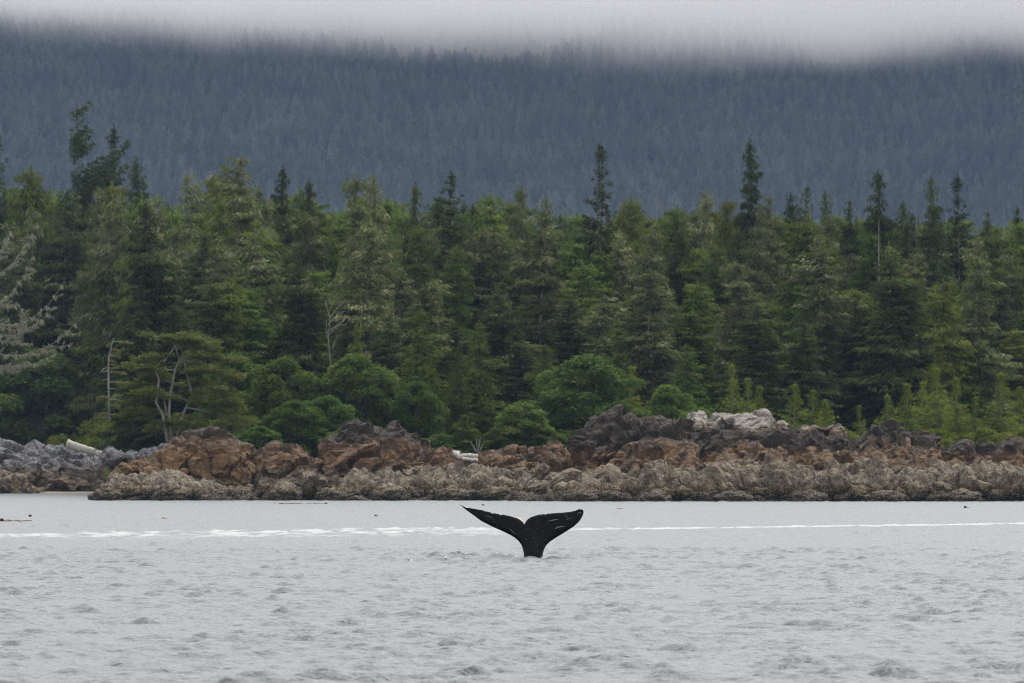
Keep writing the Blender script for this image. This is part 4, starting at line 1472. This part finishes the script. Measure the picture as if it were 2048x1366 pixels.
def slim_snag(w, f):
    rng = np.random.default_rng(12)
    D = 648.0
    b = P(216, 842, D)

    def q(px, py):
        return P(px, py, D) - b
    w.tube([q(219, 842), q(217, 770), q(217, 720), q(223, 690), q(228, 674)], [0.13, 0.11, 0.085, 0.06, 0.02], 7)
    for py, dx, kk in [(684, 40, 1), (690, -8, 1), (700, 14, 1), (712, 18, 1), (722, 12, 1), (730, 16, 1), (744, -14, 0), (745, 32, 1), (760, -12, 0), (765, 46, 1), (778, 20, 0), (795, -22, 1), (800, 26, 0), (812, 18, 1), (830, 30, 1), (828, -20, 1), (836, -30, 1)]:
        x0 = 217 + max(0, (720 - py) * 0.15)
        c = curve(q(x0, py), q(x0 + dx, py + 2), (0, 0, 0.1), 6)
        w.tube(c, np.linspace(0.05, 0.02, 6), 4)
        if kk:
            s = np.repeat(c[2:], 6, 0)
            sprays(f, s, np.tile(np.array([0.6, 0, -0.1]), (len(s), 1)), np.tile([0, 1.0, 0], (len(s), 1)), 0.34, 0.12, rng, 3, (0, 0.3), 0.9, np.clip(rng.normal(0.6, 0.2, len(s)), 0, 1), 0.09)


branchy('slim_snag', 'slim pale bare snag with a few tufts, left of the windswept pine', 'dead tree', P(216, 842, 648), slim_snag, 'silver', 'pine', ('trunk', 'foliage'))


def twig_pale(w, f):
    rng = np.random.default_rng(15)
    D = 636.0
    b = P(662, 690, D)

    def q(px, py, dy=0):
        return P(px, py, D + dy) - b
    w.tube([q(660, 900, 3), q(664, 760, 2), q(656, 672), q(660, 640), q(650, 600)], [0.08, 0.08, 0.06, 0.04, 0.02], 6)
    for a, e in [((656, 650), (690, 622)), ((658, 640), (688, 604)), ((660, 660), (694, 650)), ((657, 672), (690, 640)), ((664, 700), (676, 672)), ((655, 630), (672, 600)), ((654, 676), (652, 640))]:
        w.tube(curve(q(*a), q(*e, -0.5), (0, 0, 0.22), 6), np.linspace(0.055, 0.02, 6), 4)


branchy('dead_tree', 'small dead sapling of bare white branches among dark trees right of the windswept pine', 'dead tree', P(662, 690, 636), twig_pale, 'silver', 'lichen')


def bare_shrub(w, f):
    rng = np.random.default_rng(18)
    D = 585.0
    b = P(956, 908, D)
    for i in range(13):
        a = rng.uniform(-0.9, 0.9)
        L = rng.uniform(0.8, 1.9)
        e = np.array([math.sin(a) * L * 0.6, rng.normal(0, 0.4), math.cos(a) * L])
        w.tube(curve((0, 0, 0), e, (0.1 * a, 0, 0.1), 5), np.linspace(0.03, 0.01, 5), 4)


branchy('bare_shrub', 'small leafless grey shrub standing behind the beached logs', 'shrub', P(956, 908, 585), bare_shrub, 'silver', 'lichen', ('stems', 'lichen'))


def shore_pine(w, f):
    rng = np.random.default_rng(22)
    D = 592.0
    b = P(340, 880, D)

    def q(px, py, dy=0.0):
        return P(px, py, D + dy) - b
    stems = [[(335, 885), (325, 830), (312, 805), (318, 760), (312, 742), (330, 720), (352, 690)],
             [(345, 885), (338, 830), (340, 790), (350, 740), (358, 720), (352, 698), (345, 684)],
             [(352, 885), (362, 840), (372, 815), (385, 790), (375, 755), (368, 720), (362, 688)],
             [(340, 885), (332, 822), (328, 800), (322, 780), (312, 770)]]
    for k, st in enumerate(stems):
        w.tube([q(x, y, 0.6 * k - 1) for x, y in st], np.linspace(0.16, 0.05, len(st)), 7)
    limbs = [((352, 690), (396, 682)), ((352, 698), (430, 698)), ((358, 720), (455, 722)), ((350, 740), (272, 742)), ((330, 720), (280, 722)), ((368, 720), (470, 760)), ((375, 755), (450, 790)), ((318, 760), (262, 776)), ((340, 790), (258, 806)),
             ((385, 790), (480, 816)), ((372, 815), (500, 846)), ((338, 830), (262, 834)), ((362, 840), (470, 860)), ((345, 684), (338, 676)), ((362, 688), (372, 678)), ((322, 780), (290, 790)), ((350, 850), (300, 862)), ((360, 745), (420, 742)), ((344, 765), (300, 758)), ((370, 800), (420, 806))]
    pads = []
    for a, e in limbs:
        dy = rng.uniform(-2.2, 1.5)
        c = curve(q(*a), q(*e, dy), (0, 0, rng.uniform(-0.1, 0.35)), 8)
        w.tube(c, np.linspace(0.11, 0.03, 8), 5)
        pads += [c[3], c[5], c[6], c[7]]
        for k in range(7):
            j = int(rng.integers(2, 8))
            e2 = c[j] + np.array([rng.normal(0, 0.8), rng.normal(0, 0.8), rng.uniform(0, 0.5)])
            w.tube([c[j], e2], [0.04, 0.015], 3)
            if k < 4:
                pads.append(e2)
    for x, y, r in [(300, 735, 1), (340, 712, 1), (390, 706, 1), (430, 712, 1), (410, 735, 1), (460, 745, 1), (290, 760, 1), (440, 770, 1), (470, 790, 1), (280, 800, 1), (430, 820, 1), (480, 840, 1), (290, 840, 1), (400, 850, 1), (320, 850, 1), (450, 855, 1), (260, 820, 1), (360, 770, 1), (400, 785, 1), (300, 800, 1), (310, 825, 1), (350, 835, 1), (385, 835, 1), (440, 845, 1), (410, 865, 1), (370, 862, 1), (455, 800, 1), (270, 785, 1), (395, 760, 1), (330, 790, 1)]:
        pads.append(q(x, y, rng.uniform(-2.5, 2)))
    for c in pads:
        nl = int(rng.integers(44, 76))
        R_ = rng.uniform(0.6, 1.25)
        d = rng.normal(0, 1, (nl, 3))
        d /= np.linalg.norm(d, axis=1, keepdims=True)
        pp = c + d * R_ * rng.uniform(0.3, 1, (nl, 1)) * np.array([1.2, 1.0, 0.38]) + np.array([0, 0, 0.05])
        ou = d * [1, 1, 0] + [0.25, 0, 0.25]
        tb = np.clip(rng.normal(0.5, 0.18), 0, 1)
        sprays(f, pp, ou, np.cross(ou, [0, 0, 1.0]), 0.34, 0.12, rng, 3, (-0.2, 0.3), 0.9, np.clip(tb + rng.normal(0, 0.1, nl), 0, 1), 0.07)


branchy('windswept_pine', 'windswept pine with grey twisted stems and flat layered foliage above the rusty boulder', 'tree', P(340, 880, 592), shore_pine, 'bark_pale', 'pine', ('trunk', 'crown'))


# ------------------------------------------------------------------ the whale
def build_whale():
    D = 156.0
    s = D / F

    def cp(cx, cy):      # outline traced in a 3.413x enlargement of the tail; metres about the tail stock
        return ((690 + cx / 3.4133 - 1066) * s, (1115 - (980 + cy / 3.4133)) * s)
    top = np.array([cp(*c) for c in [(780, 95), (800, 104), (830, 118), (862, 121), (900, 130), (930, 132), (960, 142), (1000, 152), (1040, 160), (1075, 164), (1110, 171), (1150, 181), (1180, 192), (1200, 205), (1214, 217), (1224, 229), (1230, 222), (1238, 208), (1252, 193), (1270, 182), (1310, 168), (1360, 161), (1400, 157), (1450, 153), (1500, 150), (1540, 146), (1565, 141), (1590, 131), (1605, 126), (1618, 128), (1627, 136), (1630, 147)]])
    bot = np.array([cp(*c) for c in [(780, 95), (798, 112), (820, 130), (868, 165), (930, 210), (1000, 246), (1080, 282), (1130, 306), (1160, 324), (1184, 346), (1203, 372), (1212, 395), (1219, 425), (1224, 460), (1228, 560), (1344, 560), (1347, 460), (1352, 430), (1360, 402), (1374, 376), (1400, 350), (1450, 318), (1500, 288), (1560, 250), (1600, 214), (1620, 182), (1629, 158), (1630, 147)]])
    xs = np.unique(np.concatenate([np.linspace(top[0, 0], top[-1, 0], 150), np.linspace(cp(1180, 0)[0], cp(1400, 0)[0], 70), bot[:, 0], top[:, 0]]))
    tz = np.interp(xs, top[:, 0], top[:, 1])
    rag = fbm(np.stack([xs * 9, 0 * xs, 0 * xs], 1), 31, 3)
    tz = tz - 0.012 * np.abs(rag) - 0.02 * np.clip(rag - 0.45, 0, 1)
    bz = np.interp(xs, bot[:, 0], bot[:, 1])
    nv = 44
    v = 0.5 - 0.5 * np.cos(np.linspace(0, np.pi, nv))
    X = np.repeat(xs[:, None], nv, 1)
    Z = tz[:, None] + (bz - tz)[:, None] * v[None]
    out = np.concatenate([top, bot[::-1]])
    pts = np.stack([X.ravel(), Z.ravel()], 1)
    dist = np.full(len(pts), 9.0)
    for a, b in zip(out[:-1], out[1:]):
        if a[1] < -0.2 and b[1] < -0.2:
            continue
        ab = b - a
        t = np.clip(((pts - a) @ ab) / (ab @ ab + 1e-12), 0, 1)
        dist = np.minimum(dist, np.linalg.norm(pts - (a + t[:, None] * ab), axis=1))
    dist = dist.reshape(X.shape)
    k = np.clip((0.85 - Z) / 0.75, 0, 1)
    k = k * k * (3 - 2 * k) * np.exp(-(X / 0.42) ** 2)
    A = 0.055 + 0.03 * np.exp(-(X / 0.7) ** 2) + 0.24 * k
    w = 0.10 + 0.10 * k
    hth = A * np.sqrt(np.clip(1 - (1 - np.clip(dist / (w * 1.6), 0, 1)) ** 2, 0, 1))
    hth *= np.clip((1.9 - np.abs(X)) / 0.9, 0.35, 1)
    curl = 0.10 * X ** 2 + 0.06 * X + 0.12 * np.clip(Z, 0, 2)
    # fine ripples and dents of living skin
    nz = fbm(np.stack([X.ravel() * 5, Z.ravel() * 5, 0 * X.ravel()], 1), 7, 3).reshape(X.shape) * 0.008 * np.clip(dist / 0.1, 0, 1)
    front = np.stack([X, curl - hth + nz, Z], -1)
    back = np.stack([X, curl + hth, Z], -1)
    mb = MB()
    ring = np.concatenate([front, back[:, ::-1]], 1)
    mb.grid(ring, close=True)
    m, n, l = mat_new('wet_black_skin')
    tc = n.new('ShaderNodeTexCoord')
    vo = n.new('ShaderNodeTexVoronoi')
    vo.inputs['Scale'].default_value = 24.0
    l.new(tc.outputs['Object'], vo.inputs['Vector'])
    r1 = ramp(n, [(0.05, (1, 1, 1)), (0.10, (0, 0, 0))])
    l.new(vo.outputs['Distance'], r1.inputs[0])
    nz2 = n.new('ShaderNodeTexNoise')
    nz2.inputs['Scale'].default_value = 2.4
    nz2.inputs['Detail'].default_value = 4
    l.new(tc.outputs['Object'], nz2.inputs['Vector'])
    r2 = ramp(n, [(0.62, (0, 0, 0)), (0.75, (0.30, 0.30, 0.30))])
    l.new(nz2.outputs['Fac'], r2.inputs[0])
    mm = n.new('ShaderNodeMath'); mm.operation = 'MULTIPLY'
    l.new(r1.outputs[0], mm.inputs[0]); l.new(r2.outputs[0], mm.inputs[1])
    mx = n.new('ShaderNodeMix'); mx.data_type = 'RGBA'
    l.new(mm.outputs[0], mx.inputs[0])
    mx.inputs[6].default_value = (0.004, 0.004, 0.005, 1)
    mx.inputs[7].default_value = (0.13, 0.13, 0.13, 1)
    b = n.new('ShaderNodeBsdfPrincipled')
    b.inputs['Roughness'].default_value = 0.30
    b.inputs['Specular IOR Level'].default_value = 0.07
    l.new(mx.outputs[2], b.inputs['Base Color'])
    bp = n.new('ShaderNodeBump')
    bp.inputs['Strength'].default_value = 0.35
    bp.inputs['Distance'].default_value = 0.02
    nf = n.new('ShaderNodeTexNoise')
    nf.inputs['Scale'].default_value = 16
    l.new(tc.outputs['Object'], nf.inputs['Vector'])
    l.new(nf.outputs['Fac'], bp.inputs['Height'])
    l.new(bp.outputs[0], b.inputs['Normal'])
    oo = n.new('ShaderNodeOutputMaterial')
    l.new(b.outputs[0], oo.inputs['Surface'])
    base = P(1066, 1115, D)
    t = thing('whale', 'black whale tail with both flukes raised out of the grey sea', 'whale', (base[0], D, 0.0))
    link('tail', mb.mesh('tail', m, True), t)

    def ysurf(x, z):
        i = np.argmin(np.abs(xs - x))
        j = np.argmin(np.abs(Z[i] - z))
        return front[i, j, 1]
    white = plain_mat('scar_white', (0.13, 0.13, 0.13), 0.6)
    for pts2, wd in [([(1385, 212), (1420, 204), (1462, 196)], 0.014), ([(1432, 262), (1455, 252), (1500, 246)], 0.018), ([(1125, 262), (1145, 285), (1165, 302)], 0.008), ([(1500, 165), (1512, 180), (1522, 196)], 0.006), ([(1510, 200), (1530, 194), (1555, 188)], 0.006), ([(1590, 160), (1604, 152), (1616, 150)], 0.010), ([(960, 172), (985, 182), (1010, 186)], 0.008)]:
        c3 = []
        for c in pts2:
            x, z = cp(*c)
            c3.append((x, ysurf(x, z) - 0.002, z))
        q = MB()
        q.tube(c3, [wd * 0.4, wd, wd * 0.3], 6)
        link('scar', q.mesh('scar', white), t)
    q = MB()
    c3 = []
    for c in [(1168, 190), (1186, 196), (1200, 207), (1213, 219)]:
        x, z = cp(*c)
        c3.append((x, 0.02 + 0.12 * z, z + 0.012))
    q.tube(c3, [0.015, 0.03, 0.035, 0.02], 7)
    link('notch_patch', q.mesh('notch_patch', plain_mat('pale_pink_skin', (0.62, 0.47, 0.38), 0.5)), t)
    # drops running off the flukes
    rng = np.random.default_rng(4)
    q = MB()
    th = np.linspace(0, 2 * np.pi, 5, endpoint=False)
    for i in range(40):
        cx = rng.normal(1300, 60) if rng.uniform() < 0.7 else rng.uniform(1000, 1500)
        zt = np.interp(cp(cx, 0)[0], xs, bz) if cx < 1220 or cx > 1350 else 0.9
        x = cp(cx, 0)[0]
        z = rng.uniform(0.02, max(0.1, zt + 0.25))
        y = -0.28 - rng.uniform(0, 0.25)
        r = rng.uniform(0.002, 0.006)
        o8 = np.array([(1, 0, 0), (0, 1, 0), (-1, 0, 0), (0, -1, 0), (0, 0, 1.6), (0, 0, -1.6)]) * r + np.array([x, y, z])
        q.add(o8, [(0, 1, 4), (1, 2, 4), (2, 3, 4), (3, 0, 4), (1, 0, 5), (2, 1, 5), (3, 2, 5), (0, 3, 5)])
    dr = link('water_drops', q.mesh('water_drops', plain_mat('white_drops', (0.40, 0.41, 0.42), 0.3)), None, (base[0], D, 0.0))
    dr['kind'] = 'stuff'


build_whale()


# ------------------------------------------------------------------ foam and floating weed
def flecks(name, xy, sx, sy, mat, lift=0.02, sides=6):
    rng = np.random.default_rng(len(xy))
    z = wave(xy[:, 0], xy[:, 1])
    mb = MB()
    th = np.linspace(0, 2 * np.pi, sides, endpoint=False)
    n = len(xy)
    rr = rng.uniform(0.55, 1.2, (n, sides))
    vx = xy[:, 0:1] + sx[:, None] * np.cos(th) * rr
    vy = xy[:, 1:2] + sy[:, None] * np.sin(th) * rr
    vz = wave(vx, vy) + lift
    V = np.stack([vx, vy, vz], -1)
    C = np.concatenate([xy, (z + lift * 1.6)[:, None]], 1)[:, None, :]
    V = np.concatenate([V, C], 1)
    f = []
    for j in range(sides):
        f.append((j, (j + 1) % sides, sides))
    f = (np.arange(n)[:, None, None] * (sides + 1) + np.array(f)[None]).reshape(-1, 3)
    mb.add(V.reshape(-1, 3), f)
    o = link(name, mb.mesh(name, mat, True))
    o['kind'] = 'stuff'
    return o


foam_m = plain_mat('sea_foam', (0.46, 0.46, 0.47), 0.9)
rng = np.random.default_rng(77)
# small foam round the tail
wb = P(1066, 1115, 156)
n3 = 26
a = rng.uniform(0, 6.28, n3)
r = np.abs(rng.normal(0.45, 0.25, n3))
xy = np.stack([wb[0] + r * np.cos(a) * 1.5 + 0.15, 156 + r * np.sin(a) * 3 + 0.6], 1)
px4 = rng.uniform(790, 1010, 8)
xy = np.concatenate([xy, np.stack([(px4 - 1024) * 152 / F, 152 + rng.normal(0, 3, 8) + (px4 - 900) * 0.02], 1)])
flecks('splash_foam', xy, rng.uniform(0.01, 0.045, len(xy)), rng.uniform(0.04, 0.16, len(xy)), foam_m, 0.02)

kelp_m = plain_mat('kelp', (0.035, 0.016, 0.010), 0.8, 0.1)
kelp_pale = plain_mat('kelp_pale', (0.14, 0.045, 0.022), 0.4, 0.4)


def kelp(px, py, L, label, strands=2, bulb=True, seed=0):
    rng = np.random.default_rng(seed)
    d = CAMZ * F / (py - HOR)
    p = P(px, py, d)
    z0 = float(wave(np.array([p[0]]), np.array([d]))[0])
    t = thing('floating_kelp', label, 'seaweed', (p[0], d, z0))
    if bulb:
        mb = MB()
        th = np.linspace(0, np.pi, 9)
        mb.tube(np.stack([0.10 * -np.cos(th), 0 * th, 0.06 + 0 * th], 1), 0.085 * np.sin(th) + 0.004, 10)
        link('bulb', mb.mesh('bulb', kelp_m, True), t)
    for k in range(strands):
        s = np.linspace(0, 1, 14)
        x = s * L * rng.uniform(0.7, 1)
        y = 1.2 * (k - 0.5) * s + 0.5 * np.sin(s * 5 + k)
        z = wave(p[0] + x, d + y) - z0 + 0.035
        mb = MB()
        mb.tube(np.stack([x, y, z], 1), 0.045 * (1 - 0.7 * s), 6)
        link('frond', mb.mesh('frond', kelp_m if k % 2 else kelp_pale, True), t)
    return t


kelp(4, 1043, 1.5, 'dark floating kelp bulb with reddish strands at the left edge', 3, True, 1)
kelp(324, 1038, 0.45, 'small reddish piece of floating kelp left of the whale, below the rusty boulder', 1, False, 2)
kelp(61, 1035, 0.15, 'tiny dark kelp bulb floating behind the foam line at far left', 1, True, 3)
kelp(652, 1008, 0.3, 'dark kelp bulb floating close to the shore below the second brown boulder', 1, True, 4)
kelp(548, 1008, 4.5, 'long thin line of floating kelp close below the second brown boulder', 2, False, 5)
kelp(966, 1012, 0.22, 'dark kelp bulb floating behind the left whale fluke', 1, True, 6)
kelp(1235, 1018, 0.4, 'small dark kelp scrap floating right of the right whale fluke', 1, False, 7)
kelp(752, 1033, 0.12, 'tiny dark kelp bulb floating left of the left fluke tip', 1, True, 8)
kelp(1930, 1016, 0.2, 'tiny dark kelp bulb floating near the right shore', 1, True, 9)

# ------------------------------------------------------------------ tell look-alikes apart by their place
same = {}
for o in list(COL.objects):
    if o.get('group') and o.get('label'):
        same.setdefault((o['group'], o['label']), []).append(o)
ORD = ['leftmost', 'second from left', 'third from left', 'fourth from left', 'fifth from left', 'sixth from left', 'seventh from left', 'eighth from left', 'ninth from left', 'tenth from left']
for (g_, lab), os_ in same.items():
    if len(os_) < 2 or len(os_) > 12 or 'hillside' in g_:
        continue
    os_.sort(key=lambda o: o.location.x / o.location.y)
    for k, o in enumerate(os_):
        if len(os_) == 2:
            w = ('left of two', 'right of two')[k]
        elif k == len(os_) - 1:
            w = 'rightmost'
        elif len(os_) == 3 and k == 1:
            w = 'middle of three'
        else:
            w = ORD[k]
        o['label'] = lab + ', ' + w
        if len(o['label'].split()) > 16:
            o['label'] = o['label'].replace('grey-green lichened spruce', 'lichened spruce').replace('inner front row', 'inner row')
